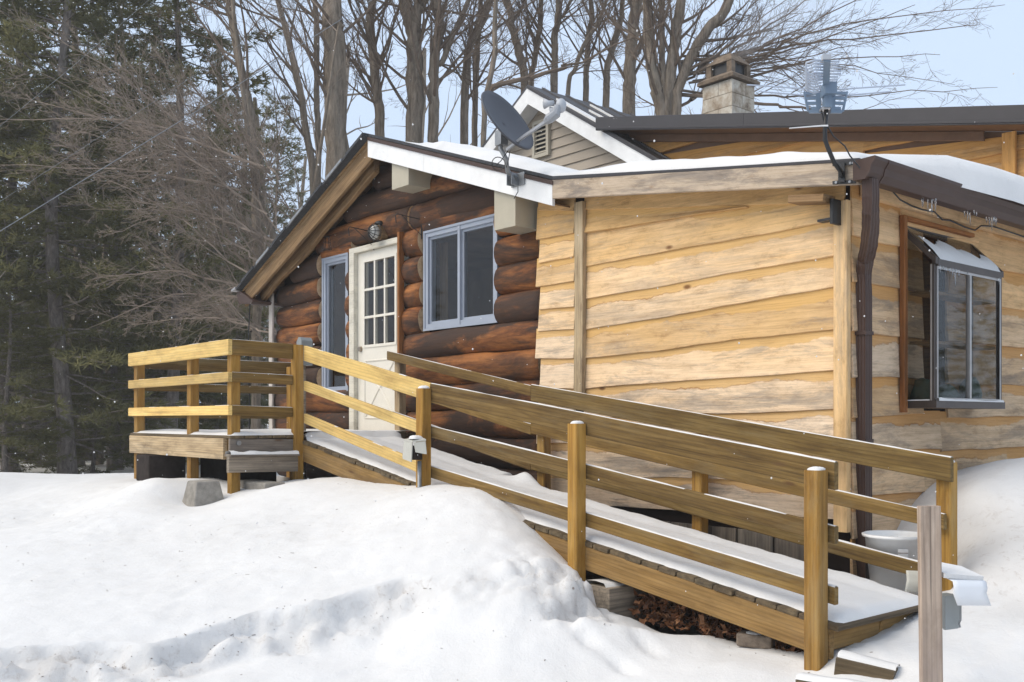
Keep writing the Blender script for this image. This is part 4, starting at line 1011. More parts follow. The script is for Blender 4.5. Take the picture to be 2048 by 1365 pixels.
for y in (4.525, 5.60):
    board('stringer', (-8.36, y, ramp_z(-8.36) - .115), (-6.42, y, ramp_z(-6.42) - .115), .165, .04, M['stringer'], ramp_t, plumb=True)
    board('stringer', (-6.418, y, ramp_z(-6.418) - .11), (-2.80, y, ramp_z(-2.80) - .11), .155, .04, M['stringer'], ramp_t, plumb=True)
board('end_joist', (-2.84, 4.56, ramp_z(-2.8) - .10), (-2.84, 5.58, ramp_z(-2.8) - .10), .11, .04, M['stringer'], ramp_t)
board('joist', (-2.82, 5.05, ramp_z(-2.8) - .13), (-4.2, 5.05, ramp_z(-4.2) - .13), .13, .04, M['stringer'], ramp_t)
# decking
x = -8.37; i = 0
while x < -2.80:
    xb = min(x + .138, -2.74); sl = (ramp_z(xb) - ramp_z(x)) / (xb - x); xm = (x + xb) / 2; e = rnd.uniform(-.012, .016)
    board('deck_board', (xm, RY0 - .03 + e, ramp_z(xm) - .016), (xm, RY1 - .05, ramp_z(xm) - .016), .028, xb - x - .008, M['decking'], ramp_t, up=Vector((-sl, 0, 1)).normalized())
    x = xb if xb < -2.745 else 0; i += 1
y = DY0 - .005
while y < DY1 - .05:
    board('deck_board', (DX0 - .0, y + .069, DZ - .016), (DX1 + .01, y + .069, DZ - .016), .028, .13, M['decking'], ramp_t); y += .138
# snow lying on the boards
def ramp_snow():
    v = []; f = []; nx, ny = 190, 30
    for i in range(nx + 1):
        for j in range(ny + 1):
            X = -8.42 + (5.655) * i / nx; t = j / ny
            ya = RY0 + .02 + .022 * mn.noise(Vector((X * 5, 0, 0))) + .01 * mn.noise(Vector((X * 17, 3, 0))); yb = RY1 - .10 + .06 * mn.noise(Vector((X * 2.3, 9, 0))) + .02 * mn.noise(Vector((X * 9, 9, 0)))
            if X < -6.6: yb += .10
            Y = ya + (yb - ya) * t
            e = min(t, 1 - t) * (yb - ya); edge = math.sqrt(min(1, e / .06)); ex = min(1, (nx - i) * .03 / .05)
            th = .032 + .012 * mn.noise(Vector((X * 2, Y * 2, 0))) + .006 * mn.noise(Vector((X * 9, Y * 9, 0)))
            pile = .10 * math.exp(-((X + 6.30) / .13) ** 2 - ((Y - 5.55) / .10) ** 2)
            track = -.012 * (math.exp(-((Y - 4.80) / .05) ** 2) + math.exp(-((Y - 5.3) / .05) ** 2))
            z = ramp_z(X) - .002 + (th + track) * edge * math.sqrt(ex) + pile * min(1, edge * 1.2)
            v.append((X, Y, z))
    m = ny + 1
    for i in range(nx):
        for j in range(ny): a = i * m + j; f.append((a, a + m, a + m + 1, a + 1))
    o_ = len(v); nx, ny = 70, 50
    for i in range(nx + 1):
        for j in range(ny + 1):
            t, s = i / nx, j / ny; X = DX0 + .01 + (DX1 - DX0 - .0) * t; Y = DY0 + .02 + .012 * mn.noise(Vector((X * 6, 1, 0))) + (DY1 - DY0 - .06) * s
            e = min(s * 2.0, t * 2.5, (1 - t) * 2.5); edge = math.sqrt(min(1, e / .05)) if e > 0 else 0
            if Y > 4.5 and t > .5: edge = max(edge, .9)
            v.append((X, Y, DZ - .002 + (.03 + .02 * mn.noise(Vector((X * 2.5, Y * 2.5, 4)))) * edge))
    m = ny + 1
    for i in range(nx):
        for j in range(ny): a = o_ + i * m + j; f.append((a, a + m, a + m + 1, a + 1))
    return v, f
v, f = ramp_snow(); rsn = mesh_obj('ramp_snow', v, f, M['snow'], smooth=True); tag(rsn, 'thin trodden snow lying on the ramp and deck boards', 'snow', kind='stuff')

# ================================================================== THINGS ABOUT THE RAMP
def concrete_block(name, c, sx, sy, sz, mat, label, cat, top=1.0, rz=0.0, snow=0):
    b = MB(); tx = sx * top
    b.v = [(-sx,-sy,0),(sx,-sy,0),(sx,sy,0),(-sx,sy,0),(-tx,-sy*top,sz),(tx,-sy*top,sz),(tx,sy*top,sz),(-tx,sy*top,sz)]
    b.f = [(0,3,2,1),(4,5,6,7),(0,1,5,4),(1,2,6,5),(2,3,7,6),(3,0,4,7)]; b.mi = [0]*6
    o_ = b.build(name, mat, None, Matrix.Translation(Vector(c)) @ Matrix.Rotation(rz, 4, 'Z'))
    m_ = o_.modifiers.new('bevel', 'BEVEL'); m_.width = .012; m_.segments = 2
    tag(o_, label, cat)
    if snow: cap((c[0], c[1], c[2] + sz), min(sx, sy) * top * 1.0, snow, c[0])
    return o_
c = at(407, 1008, 8.75); concrete_block('pier_block', (c.x, c.y, -.80), .155, .155, .26, M['conc'], 'tapered concrete pier block between the two front deck posts', 'concrete block', .68)
c = at(520, 990, 9.0); concrete_block('concrete_slab', (c.x, c.y, -.80), .30, .10, .24, M['conc'], 'long grey concrete block under the deck beside the step', 'concrete block')
c = at(320, 960, 10.4); concrete_block('dark_block', (c.x, c.y, -.95), .24, .2, .30, M['darkblock'], 'lower dark block of the stack under the deck corner', 'block', 1, .1)
concrete_block('dark_block', (c.x + .02, c.y, -.645), .22, .19, .28, M['darkblock'], 'upper dark block of the stack under the deck corner', 'block', 1, -.06)
c = at(475, 960, 10.4); concrete_block('dark_block', (c.x, c.y, -.95), .5, .2, .60, M['darkblock'], 'wide dark block in shade under the middle of deck', 'block', 1, .0)
# timber block under the ramp
c = onY(1232, 1215, 4.62)
tb = board('timber_block', (c.x, 4.43, -1.17), (c.x, 5.0, -1.17), .24, .25, M['grey'], None); tag(tb, 'big grey weathered timber block propping the ramp', 'timber block')
dust((c.x - .01, 4.44, -1.05), (c.x + .01, 4.75, -1.05), .23, .035, 1.0, 9)
# loose brick and landscape timbers at the ramp's foot
c = onY(1508, 1292, 4.60); concrete_block('brick', (c.x, 4.62, -1.27), .10, .055, .075, M['brick'], 'loose old brick lying in leaves below the ramp', 'brick', 1, .35, .012)
p0, p1 = at(1674, 1332, 4.93), at(1790, 1360, 4.78)
dust(p0 + Vector((0,.03,.052)), p1 + Vector((0,.03,.052)), .12, .035, 1.0, 31)
tm = board('landscape_timber', p0, p1, .10, .09, M['decking'], None, warp=.006, seg=5); tag(tm, 'split brown timber edging at the foot of the ramp', 'timber')
p0, p1 = at(1600, 1374, 4.72), at(1760, 1402, 4.45)
dust(p0 + Vector((0,.0,.047)), p1 + Vector((0,.0,.047)), .10, .03, 1.0, 37)
tm = board('landscape_timber', p0, p1, .09, .09, M['decking'], None, warp=.006, seg=5); tag(tm, 'brown timber edging half buried under the end post', 'timber')
# white tub with a label
c = onY(1790, 1185, 5.86); tubc = Vector((c.x, 5.88, -1.16))
tubc = Vector((-3.17, 5.855, -1.12))
tb_ = empty('plastic_tub', tubc, 'big white plastic tub standing beside the downspout', 'tub')
prof = [(.0, .0), (.135, .0), (.145, .01), (.185, .38), (.202, .385), (.205, .40), (.193, .405), (.178, .395), (.14, .02), (0, .018)]
v = []; f = []; n = 40
for (r_, z_) in prof:
    for k in range(n): v.append((r_ * math.cos(2*math.pi*k/n), r_ * math.sin(2*math.pi*k/n), z_))
for i in range(len(prof) - 1):
    for k in range(n): k2 = (k+1) % n; f.append((i*n+k, i*n+k2, (i+1)*n+k2, (i+1)*n+k))
body = mesh_obj('body', v, f, M['tub'], tb_, Matrix.Translation(tubc), True)
v = []; f = []
for i in range(7):
    for j in range(2):
        a = -1.02 + .34 * i / 6; z_ = .22 + .11 * j; r_ = .145 + .04 * (z_ - .01) / .37 + .0025; v.append((r_ * math.cos(a), r_ * math.sin(a), z_))
for i in range(6): f.append((i*2, i*2+2, i*2+3, i*2+1))
mesh_obj('sticker', v, f, M['white'], tb_, Matrix.Translation(tubc)); 
for q in range(3):
    v2 = [(p[0]*1.002, p[1]*1.002, .235 + .03*q + (.012 if k % 2 else 0)) for k, p in enumerate(v)]
    mesh_obj('printed_line', [(p[0]*1.004, p[1]*1.004, p[2]) for p in v2], f, M['redwood'] if q == 2 else M['steel'], tb_, Matrix.Translation(tubc))
# grey stake with sheltered outlet
sk = at(1858, 1200, 4.35); stake = board('wooden_stake', (sk.x + .01, sk.y + .008, -1.5), (sk.x, sk.y, -.38), .092, .038, M['stake'], None, up=(CT, ST, 0), ch=.003, warp=.003, seg=6)
tag(stake, 'upright grey weathered stake in front of the ramp end', 'stake')
ob_ = at(1893, 1222, 4.43); u_r = Vector((CT, ST, 0)); u_f = Vector((-ST, CT, 0))
outl = empty('outdoor_outlet', (ob_.x, ob_.y, ob_.z - .08), 'grey outdoor outlet box under a white sheet hood on the stake', 'outlet box')
def obx(name, c, sx, sy, sz, mat, par, rz=TH):
    b = MB(); b.box((-sx/2, -sy/2, -sz/2), (sx/2, sy/2, sz/2)); o_ = b.build(name, mat, par, Matrix.Translation(Vector(c)) @ Matrix.Rotation(rz, 4, 'Z')); return o_
bx = obx('box', ob_ + Vector((0,0,.0)), .085, .075, .145, M['boxgrey'], outl, TH + .45)
obx('lid', ob_ + u_r * .0 - u_f * .043 + Vector((0,0,.002)), .08, .012, .15, M['boxgrey'], outl, TH + .45)
k = MB(); q = ob_ + u_r * .035 - u_f * .048; k.tube([q + Vector((0,0,.04)), q - u_f * .015 + Vector((0,0,.035)), q - u_f * .015 + Vector((0,0,-.03)), q + Vector((0,0,-.045)), q - u_f * .01 + Vector((0,0,-.062))], .004, 6); k.build('latch', M['steel'], outl)
def sheet(name, pts, depth, par, mat):
    """bent sheet: profile pts swept along depth"""
    v = []; f = []; n = len(pts); dv = Vector(depth); seg = 6
    nrm = []
    for j in range(seg + 1):
        for p in pts: v.append(tuple(Vector(p) + dv * (j / seg)))
    for j in range(seg):
        for i in range(n - 1): a = j * n + i; f.append((a, a + 1, a + n + 1, a + n))
    o_ = mesh_obj(name, v, f, mat, par, None, True); m_ = o_.modifiers.new('thick', 'SOLIDIFY'); m_.thickness = .003
    return o_
hb = at(1883, 1162, 4.36)
hood = [hb + u_r*0 + Vector((0,0,.005)), hb + u_r*.015 + Vector((0,0,-.003)), hb + u_r*.03 - u_f*.02 + Vector((0,0,-.003)), hb + u_r*.032 - u_f*.035 + Vector((0,0,-.02)), hb + u_r*.036 - u_f*.03 + Vector((0,0,-.06)), hb + u_r*.05 - u_f*.02 + Vector((0,0,-.105))]
hr = at(1888, 1162, 4.33)
sheet('hood_front', [hr + Vector((0,0,.03)) + u_f*.13, hr + u_r*.035 - u_f*.01 + Vector((0,0,.0)), hr + u_r*.038 - u_f*.016 + Vector((0,0,-.03)), hr + u_r*.034 - u_f*.014 + Vector((0,0,-.05)), hr + u_r*.052 - u_f*.02 + Vector((0,0,-.105))], u_r * .175 + u_f * .06 + Vector((0,0,-.012)), outl, M['sheet'])
hl = at(1812, 1150, 4.48)
sheet('hood_side', [hl + u_r*.03 + Vector((0,0,.018)), hl + Vector((0,0,.02)), hl + u_r*.002 + Vector((0,0,-.004)), hl + u_r*.0 - u_f*.01 + Vector((0,0,-.02)), hl - u_r*.012 - u_f*.015 + Vector((0,0,-.075))], u_r * .075 - u_f * .02, outl, M['boxbeige'])
tp_ = MB(); tp_.v = [tuple(hr + Vector((0,0,.012)) + u_f*.0), tuple(hr + u_r*.20 + u_f*.06 + Vector((0,0,-.01))), tuple(hr + u_r*.15 + u_f*.17 + Vector((0,0,.02))), tuple(hr + u_r*.06 + u_f*.21 + Vector((0,0,.035))), tuple(hr + u_f*.2 + Vector((0,0,.035)))]
tp_.f = [(0,1,2,3,4)]; tp_.mi = [0]; o_ = tp_.build('snow_cover', M['snow'], outl); m_ = o_.modifiers.new('t', 'SOLIDIFY'); m_.thickness = .02; m_.offset = 1
# outlet box on the ramp post
pb_ = Vector((-6.27, 4.40, -.24))
out2 = empty('post_outlet', (-6.30, 4.40, -.3), 'small beige outlet box with open hood on the middle ramp post', 'outlet box')
b = MB(); b.box((-6.345, 4.335, -.31), (-6.285, 4.418, -.20)); b.build('box', M['darkblock'], out2)
fl = MB(); fl.prism([(-6.395, 4.33, -.165), (-6.285, 4.33, -.175), (-6.280, 4.318, -.325), (-6.400, 4.322, -.305), (-6.405, 4.322, -.285)], (0, -.008, 0)); fl.build('flap', M['boxbeige'], out2)
fl = MB(); fl.prism([(-6.28, 4.335, -.175), (-6.215, 4.40, -.165), (-6.205, 4.405, -.25), (-6.20, 4.40, -.265), (-6.27, 4.345, -.25)], (.006, -.006, 0)); fl.build('flap', M['boxbeige'], out2)
fl = MB(); fl.prism([(-6.40, 4.32, -.163), (-6.28, 4.325, -.172), (-6.21, 4.40, -.162), (-6.30, 4.42, -.145), (-6.39, 4.42, -.15)], (0, 0, .012)); fl.build('hood', M['boxbeige'], out2)
cap((-6.31, 4.375, -.148), .055, .03, 5)
cd = MB(); cd.tube([(-6.305, 4.405, -.32), (-6.305, 4.405, -1.1)], .0165, 10); cd.build('conduit', M['steel'], out2, smooth=True)
# leaf litter
lv_ = []; lf = []; lt = []; rg = random.Random(21)
def leaf(x, y, z, s):
    b0 = len(lv_); a0 = rg.uniform(0, 6.28); tx, ty = rg.uniform(-1.0, 1.0), rg.uniform(-1.0, 1.0); n = 10; tint = rg.random()
    Mr = Matrix.Rotation(a0, 3, 'Z') @ Matrix.Rotation(tx, 3, 'X') @ Matrix.Rotation(ty, 3, 'Y')
    for k in range(n):
        a = 2 * math.pi * k / n; r_ = s * ((1.0 if k % 2 == 0 else .5) * (1 + .2 * rg.random())); p = Vector((r_ * math.cos(a), r_ * math.sin(a) * .85, .25 * s * math.cos(a * 2) + .2 * s * rg.random())); p = Mr @ p
        lv_.append((x + p.x, y + p.y, z + p.z)); lt.append(tint)
    lv_.append((x, y, z)); lt.append(tint * .8)
    for k in range(n): lf.append((b0 + n, b0 + k, b0 + (k+1) % n))
for i in range(420):
    t = rg.random() ** 1.4; X = -4.42 + 1.45 * t + rg.gauss(0, .05); Y = 4.62 + abs(rg.gauss(0, .2)); h_ = .17 * math.exp(-((X + 4.1) / .45) ** 2) * (1 - .3 * (Y - 4.62))
    leaf(X, Y, -1.27 + rg.random() * (h_ + .02), rg.uniform(.025, .05))
for i in range(160):
    X = rg.uniform(-5.6, -3.3); Y = rg.uniform(5.62, 5.78); bz_ = -.80 - .24 * max(0, X + 5.2); leaf(X, Y, bz_ + .03 - (5.8 - Y) * .6, rg.uniform(.02, .045))
o_ = mesh_obj('leaf_litter', lv_, lf, M['leaf'], smooth=False); tag(o_, 'drift of dry brown maple leaves under the ramp', 'leaves', kind='stuff')
a_ = o_.data.attributes.new('tint', 'FLOAT', 'POINT'); a_.data.foreach_set('value', lt)

# ================================================================== THINGS ON THE WALLS AND ROOFS
# caged porch light
lp = onY(746, 464, 5.78)
lamp = empty('porch_light', (lp.x, 5.9, lp.z), 'round caged porch light above the cream door', 'lamp')
k = MB(); k.tube([(lp.x, 5.93, lp.z), (lp.x, 5.83, lp.z)], [.085, .08], 18); k.build('mount', M['barge'], lamp)
k = MB(); k.sphere((lp.x, 5.80, lp.z), .07, 0, 16, 10, (1, .8, 1.15)); k.build('globe', M['globe'], lamp, smooth=True)
k = MB()
for i in range(6):
    a = math.pi * i / 6
    k.tube([(lp.x + .088 * math.cos(a) * math.cos(t_), 5.83 - .105 * math.sin(t_), lp.z + .098 * math.sin(a) * math.cos(t_)) for t_ in [math.pi * j / 10 for j in range(11)]], .004, 5)
for r_, y_ in ((.088, 5.825), (.066, 5.765)):
    k.tube([(lp.x + r_ * math.cos(a), y_, lp.z + r_ * 1.1 * math.sin(a)) for a in [2 * math.pi * j / 20 for j in range(21)]], .004, 5)
k.build('cage', M['black'], lamp)
k = MB(); k.sphere((lp.x, 5.86, lp.z + .10), .05, 0, 12, 6, (1.3, 1, .6)); k.build('hood', M['black'], lamp, smooth=True)
for i, (px, py, lab) in enumerate(((700, 458, 'black iron plant hanger over the narrow side window'), (794, 432, 'black iron plant hanger right of the porch light'))):
    p = onY(px, py, 5.60); k = MB()
    k.tube([(p.x, 5.90, p.z), (p.x, 5.60, p.z + .02), (p.x, 5.58, p.z + .0), (p.x, 5.59, p.z - .08)], .005, 5); k.tube([(p.x, 5.90, p.z - .16), (p.x, 5.66, p.z + .01)], .004, 5); k.tube([(p.x, 5.905, p.z + .03), (p.x, 5.905, p.z - .2)], .006, 5)
    o_ = k.build('plant_hanger', M['black']); tag(o_, lab, 'bracket')
wl = onY(654, 486, 5.80); k = MB()
for i in range(6):
    a = 2*math.pi*i/6; k.tube([(wl.x + .03*math.cos(a), 5.80 + .03*math.sin(a), wl.z + .07), (wl.x + .05*math.cos(a), 5.80 + .05*math.sin(a), wl.z - .08)], .003, 4)
for z_ in (.07, 0, -.08): k.tube([(wl.x + (.04 - z_*.1)*math.cos(a), 5.80 + (.04 - z_*.1)*math.sin(a), wl.z + z_) for a in [2*math.pi*j/12 for j in range(13)]], .003, 4)
o_ = k.build('wire_lantern', M['black']); tag(o_, 'small black wire lantern on the logs near eave', 'lantern')
gr = MB(); g = at(597, 690, 9.6); gr.prism([g + Vector((-.04,0,-.2)), g + Vector((.06,0,-.2)), g + Vector((.06,0,.04)), g + Vector((.035,0,.07)), g + Vector((0,0,.075)), g + Vector((-.04,0,.03))], (0, .12, 0)); o_ = gr.build('letter_box', M['boxgrey']); tag(o_, 'small round-topped grey box behind the tall deck post', 'box')
gr2 = MB(); gr2.tube([(g.x, g.y + .06, g.z - .19), (g.x, g.y + .06, -.85)], .02, 8); link_ = gr2.build('stand', M['grey'], o_)
# satellite dish
right, fwd, up_ = Vector((CT, ST, 0)), Vector((-ST, CT, 0)), Vector((0, 0, 1))
dish = empty('satellite_dish', onY(1036, 362, 5.57), 'dark grey satellite dish mounted on the white rake board', 'satellite dish')
dc = at(1013, 243, 8.25); n_d = (.84 * (.804 * right + .594 * up_) - .54 * fwd).normalized(); mj = (.594 * right - .804 * up_); mj = (mj - n_d * mj.dot(n_d)).normalized(); mn_ = n_d.cross(mj)
v = []; f = []; nr, na_ = 8, 48; Rr = .305
for i in range(nr + 1):
    r_ = Rr * i / nr
    for k_ in range(na_): a = 2*math.pi*k_/na_; p = dc + mj * (r_ * math.cos(a)) + mn_ * (r_ * .90 * math.sin(a)) + n_d * (.055 * (i / nr) ** 2 - .045); v.append(tuple(p))
for i in range(nr):
    for k_ in range(na_): k2 = (k_+1) % na_; f.append((i*na_+k_, (i+1)*na_+k_, (i+1)*na_+k2, i*na_+k2))
o_ = mesh_obj('reflector', v, f, M['dish'], dish, None, True); m_ = o_.modifiers.new('t', 'SOLIDIFY'); m_.thickness = .014; m_.offset = 1
br = onY(1036, 360, 5.56)
k = MB(); mp = [br + Vector((0, -.02, .0)), br + Vector((-.02, -.10, .06)), at(1012, 318, 8.33), at(1001, 298, 8.36), at(1000, 268, 8.38)]; k.tube(mp, .020, 12); k.build('mast', M['steel'], dish, smooth=True)
b = MB(); b.box((br.x - .085, 5.555, br.z - .055), (br.x + .085, 5.568, br.z + .055)); b.box((br.x - .06, 5.48, br.z - .05), (br.x - .052, 5.555, br.z + .05)); b.box((br.x + .0, 5.48, br.z - .05), (br.x + .008, 5.555, br.z + .05)); b.build('foot_bracket', M['steel'], dish)
k = MB(); q = at(1003, 280, 8.36); k.box((q.x - .04, q.y - .04, q.z - .05), (q.x + .04, q.y + .04, q.z + .075)); k.build('clamp', M['steel'], dish)
a0, a1, a2 = at(1014, 300, 8.30), at(1050, 272, 8.12), at(1093, 243, 7.95)
k = MB(); k.tube([a0, a1, a2], [.016, .016, .016], 4); k.build('feed_arm', M['dishgrey'], dish)
k = MB(); a3, a4 = at(1098, 238, 7.92), at(1116, 212, 7.90); k.tube([a2, a3, at(1112, 228, 7.9), a4], [.03, .042, .04, .03], 8); k.build('feed_bracket', M['dishgrey'], dish)
for (px, py, qx, qy) in ((1107, 207, 1089, 208), (1118, 218, 1103, 224)):
    k = MB(); p_, q_ = at(px, py, 7.92), at(qx, qy, 7.95); k.tube([p_, p_.lerp(q_, .55), q_], [.022, .024, .042], 14); k.build('feed_horn', M['lnb'], dish, smooth=True)
k = MB(); p_ = at(1122, 212, 7.92); k.sphere(p_, .045, 0, 12, 8, (1, 1, 1.3)); k.build('receiver', M['lnb'], dish, smooth=True)
k = MB(); c0_ = at(997, 328, 8.2)
k.tube([c0_ + right * (.055 * math.cos(a)) + up_ * (.055 * math.sin(a)) + fwd * (.01 * math.sin(a*2)) for a in [2*math.pi*j/18 for j in range(19)]], .004, 5)
k.tube([at(1016, 302, 8.25), at(1002, 322, 8.22), at(993, 330, 8.2)], .004, 5); k.tube([at(1020, 303, 8.25), at(1016, 325, 8.22), at(1012, 336, 8.22)], .004, 5)
k.tube([at(1036, 374, 8.28), at(1036, 384, 8.28), at(1028, 398, 8.3)], .004, 5); k.build('cable', M['black'], dish)
# television antenna
ant = empty('tv_antenna', onY(1690, 350, 5.56), 'blue television antenna on a black bent mast above the gutter', 'antenna')
bq = onY(1689, 346, 5.56); fw = Vector((1, 0, -.139)).normalized()
b = MB()
for (ox, oz, w_, h_) in ((0, .055, .16, .022), (0, -.06, .16, .022), (-.01, 0, .045, .12)):
    pts_ = [bq + fw * (ox - w_/2) + up_ * (oz - h_/2), bq + fw * (ox + w_/2) + up_ * (oz - h_/2), bq + fw * (ox + w_/2) + up_ * (oz + h_/2), bq + fw * (ox - w_/2) + up_ * (oz + h_/2)]
    b.prism([p + Vector((0, .0 if w_ > .1 else -.012, 0)) for p in pts_], (0, -.008, 0))
b.build('bracket', M['black'], ant)
for (ox, oz) in ((-.05, -.06), (.045, -.06), (.05, .055), (.07, .055)):
    k = MB(); p_ = bq + fw * ox + up_ * oz; k.tube([p_ + Vector((0, -.006, 0)), p_ + Vector((0, -.018, 0))], .009, 8); k.build('bolt', M['steel'], ant)
k = MB(); k.tube([bq + Vector((-.005, -.03, -.03)), bq + Vector((-.005, -.03, .0)), at(1668, 325, 6.0), at(1655, 294, 6.0), at(1650, 280, 6.0), at(1650, 262, 6.0), at(1653, 215, 6.0)], .0135, 12); k.build('mast', M['black'], ant, smooth=True)
hd = at(1652, 192, 6.0)
def A(r_, u_, f_): return hd + right * (r_ + .305 * f_) + up_ * u_ + fwd * f_
k = MB(); k.prism([A(-.035, -.01, .02), A(.035, -.01, .02), A(.035, .06, .02), A(-.035, .06, .02)], -fwd * .10); k.prism([A(-.022, -.08, .01), A(.022, -.08, .01), A(.022, .0, .01), A(-.022, .0, .01)], -fwd * .05); k.build('motor_housing', M['antblue'], ant)
k = MB(); k.prism([A(-.027, -.092, -.03), A(.027, -.087, -.03), A(.024, -.072, -.03), A(-.024, -.077, -.03)], fwd * .05); k.build('clamp', M['alu'], ant)
k = MB(); k.prism([A(-.02, .045, -.05), A(.02, .045, -.05), A(.02, .07, -.05), A(-.02, .07, -.05)], -fwd * .40 - right * .122); k.build('boom', M['antblue'], ant)
for sg in (-1, 1):                           # slotted reflector wings
    k = MB()
    for i in range(4):
        z_ = .035 - i * .031; a_r, b_r = .03, .128 - (.004 * i * i if i else 0)
        k.prism([A(sg * a_r, z_, .02), A(sg * b_r, z_ , .03), A(sg * b_r, z_ - .018, .03), A(sg * a_r, z_ - .018, .02)], fwd * .012)
    k.prism([A(sg * .128, .04, .03), A(sg * .136, .035, .03), A(sg * .112, -.085, .03), A(sg * .100, -.078, .03)], fwd * .014)
    k.prism([A(sg * .03, .035, .02), A(sg * .06, .035, .022), A(sg * .055, -.09, .022), A(sg * .03, -.092, .02)], fwd * .012)
    k.prism([A(sg * .03, -.078, .02), A(sg * .110, -.078, .03), A(sg * .098, -.095, .03), A(sg * .03, -.098, .02)], fwd * .012)
    k.build('reflector_wing', M['antblue'], ant)
    for i in range(7):                       # directors along the boom
        f0 = -.09 - .05 * i; k = MB(); w_ = .085 + (.02 if i in (2, 3, 4) else 0)
        if sg < 0:
            k.tube([A(-.015, .07, f0), A(-.07, .074, f0), A(-.105 - .002 * i, .064, f0 + .01), A(-.122, .04, f0 + .025), A(-.112, .016, f0 + .04), A(-.075, .004, f0 + .05), A(-.03, .012, f0 + .045)], .006, 6)
        else:
            k.tube([A(.015, .068, f0), A(w_ * .8, .066, f0)], .006, 6)
        k.build('element', M['antwhite'], ant, smooth=True)
    for (z_, f0, L_) in ((.03, -.02, .48), (.012, .05, .40)):
        k = MB(); k.tube([A(sg * .05, z_, f0), A(sg * L_, z_ + .03, f0)], .005, 6); k.build('long_element', M['antwhite'], ant)
k = MB(); k.prism([A(-.024, .055, -.46), A(.024, .055, -.46), A(.024, .083, -.46), A(-.024, .083, -.46)], fwd * .03); k.build('boom_cap', M['lnb'], ant)
k = MB(); z0_ = at(1651, 252, 5.985); k.tube([z0_ + right*.015, z0_ - right * .02, at(1579, 257, 5.9)], [.006, .005, .003], 5); k.build('cable_tie', M['ziptie'], ant)
k = MB(); k.tube([at(1643, 222, 6.0), at(1648, 245, 6.0), at(1658, 258, 6.0), at(1667, 273, 6.0), at(1690, 293, 5.98), at(1700, 312, 5.96), at(1720, 337, 5.93)], .0045, 6); k.build('cable', M['black'], ant)
# cable clipped under the side eave
cb_ = MB(); pts_ = [(1780, 378), (1800, 400), (1822, 412), (1845, 420), (1868, 424), (1885, 440), (1900, 441), (1930, 455), (1950, 461), (1962, 452), (1985, 453), (2060, 478)]
cb_.tube([onX(px, py, XS + .075) for px, py in pts_], .006, 6); o_ = cb_.build('loose_cable', M['black']); tag(o_, 'black cable sagging along the plank wall under the brown gutter', 'cable')
dc_ = MB(); dc_.tube([(-11.78, 5.60, 1.5), (-11.80, 5.58, .9), (-11.79, 5.6, .2), (-11.80, 5.6, -.6)], .008, 6); o_ = dc_.build('hanging_cable', M['black']); tag(o_, 'thin black cable hanging beside the white corner board', 'cable')
# icicles
ic = MB(); ri = random.Random(4)
for i in range(30):
    Y = ri.choice([6.3, 6.34, 6.9, 7.2, 7.24, 7.9, 8.1]) + ri.uniform(-.06, .06); L_ = ri.uniform(.02, .11); x_ = -3.14 - ri.uniform(0, .06)
    ic.tube([(x_, Y, 1.455), (x_, Y, 1.455 - L_ * .5), (x_, Y, 1.455 - L_)], [.006, .004, .0008], 6)
for y_, L_ in ((6.52, .05), (6.56, .03), (6.60, .035), (6.66, .04), (6.70, .06), (6.735, .13), (6.75, .05), (6.79, .06), (6.92, .02), (7.42, .06)):
    ic.tube([(XW + .012, y_, ZF - .005), (XW + .012, y_, ZF - .005 - L_ * .5), (XW + .012, y_, ZF - .005 - L_)], [.007, .005, .001], 6)
o_ = ic.build('icicles', M['ice'], smooth=True); tag(o_, 'small clear icicles under gutter and window', 'icicles', kind='stuff')
# snow on the garden window
sv_ = MB(); v = []; f = []; n = 40
for i in range(n + 1):
    Y = WY0 + .07 + (WY1 - WY0 - .09) * i / n; q = .55 + .3 * mn.noise(Vector((Y * 5, 0, 0))) + .12 * mn.noise(Vector((Y * 17, 0, 0))) + .25 * (1 - i / n) ** 2
    for j in range(5):
        t_ = q * j / 4; X = XW + .01 - (XW - XS) * t_; z = ZF + .04 + (WZ1 - ZF - .03) * t_; hh = .02 * math.sqrt(max(0, 1 - abs(2 * j / 4 - 1) ** 2)) + .001
        v.append((X, Y, z + hh - .006))
for i in range(n):
    for j in range(4): a = i * 5 + j; f.append((a, a+5, a+6, a+1))
o_ = mesh_obj('window_snow', v, f, M['snow'], smooth=True); tag(o_, 'snow sliding down the sloped glass of the garden window', 'snow', kind='stuff')
dust((XW + .012, WY0 + .02, WZ0), (XW + .012, WY1 - .02, WZ0), .03, .018, .9, 4); dust((XS + .05, WY0 - .002, WZ0 + .002), (XW - .03, WY0 - .002, WZ0 + .002), .02, .012, .8, 6)
# green bags standing in the garden window
def lump(name, c, sx, sy, sz, mat, label, cat, seed):
    v = []; f = []; n, m_ = 16, 9
    for i in range(m_ + 1):
        ph = math.pi * i / m_
        for k_ in range(n):
            a = 2*math.pi*k_/n; d = Vector((math.sin(ph)*math.cos(a), math.sin(ph)*math.sin(a), math.cos(ph))); q = 1 + .35 * mn.noise(d * 1.8 + Vector((seed, 0, 0)))
            v.append((c[0] + d.x*sx*q, c[1] + d.y*sy*q, max(c[2] + d.z*sz*q, WZ0 + .003)))
    for i in range(m_):
        for k_ in range(n): k2 = (k_+1) % n; f.append((i*n+k_, (i+1)*n+k_, (i+1)*n+k2, i*n+k2))
    o_ = mesh_obj(name, v, f, mat, None, None, True); tag(o_, label, cat); return o_
lump('green_bag', (-3.36, 6.60, .17), .09, .10, .12, M['greencloth'], 'dark green bag in the left end of the garden window', 'bag', 2)
lump('green_bag', (-3.35, 6.86, .16), .09, .14, .09, M['greencloth'], 'crumpled green bag in the middle of the garden window', 'bag', 5)
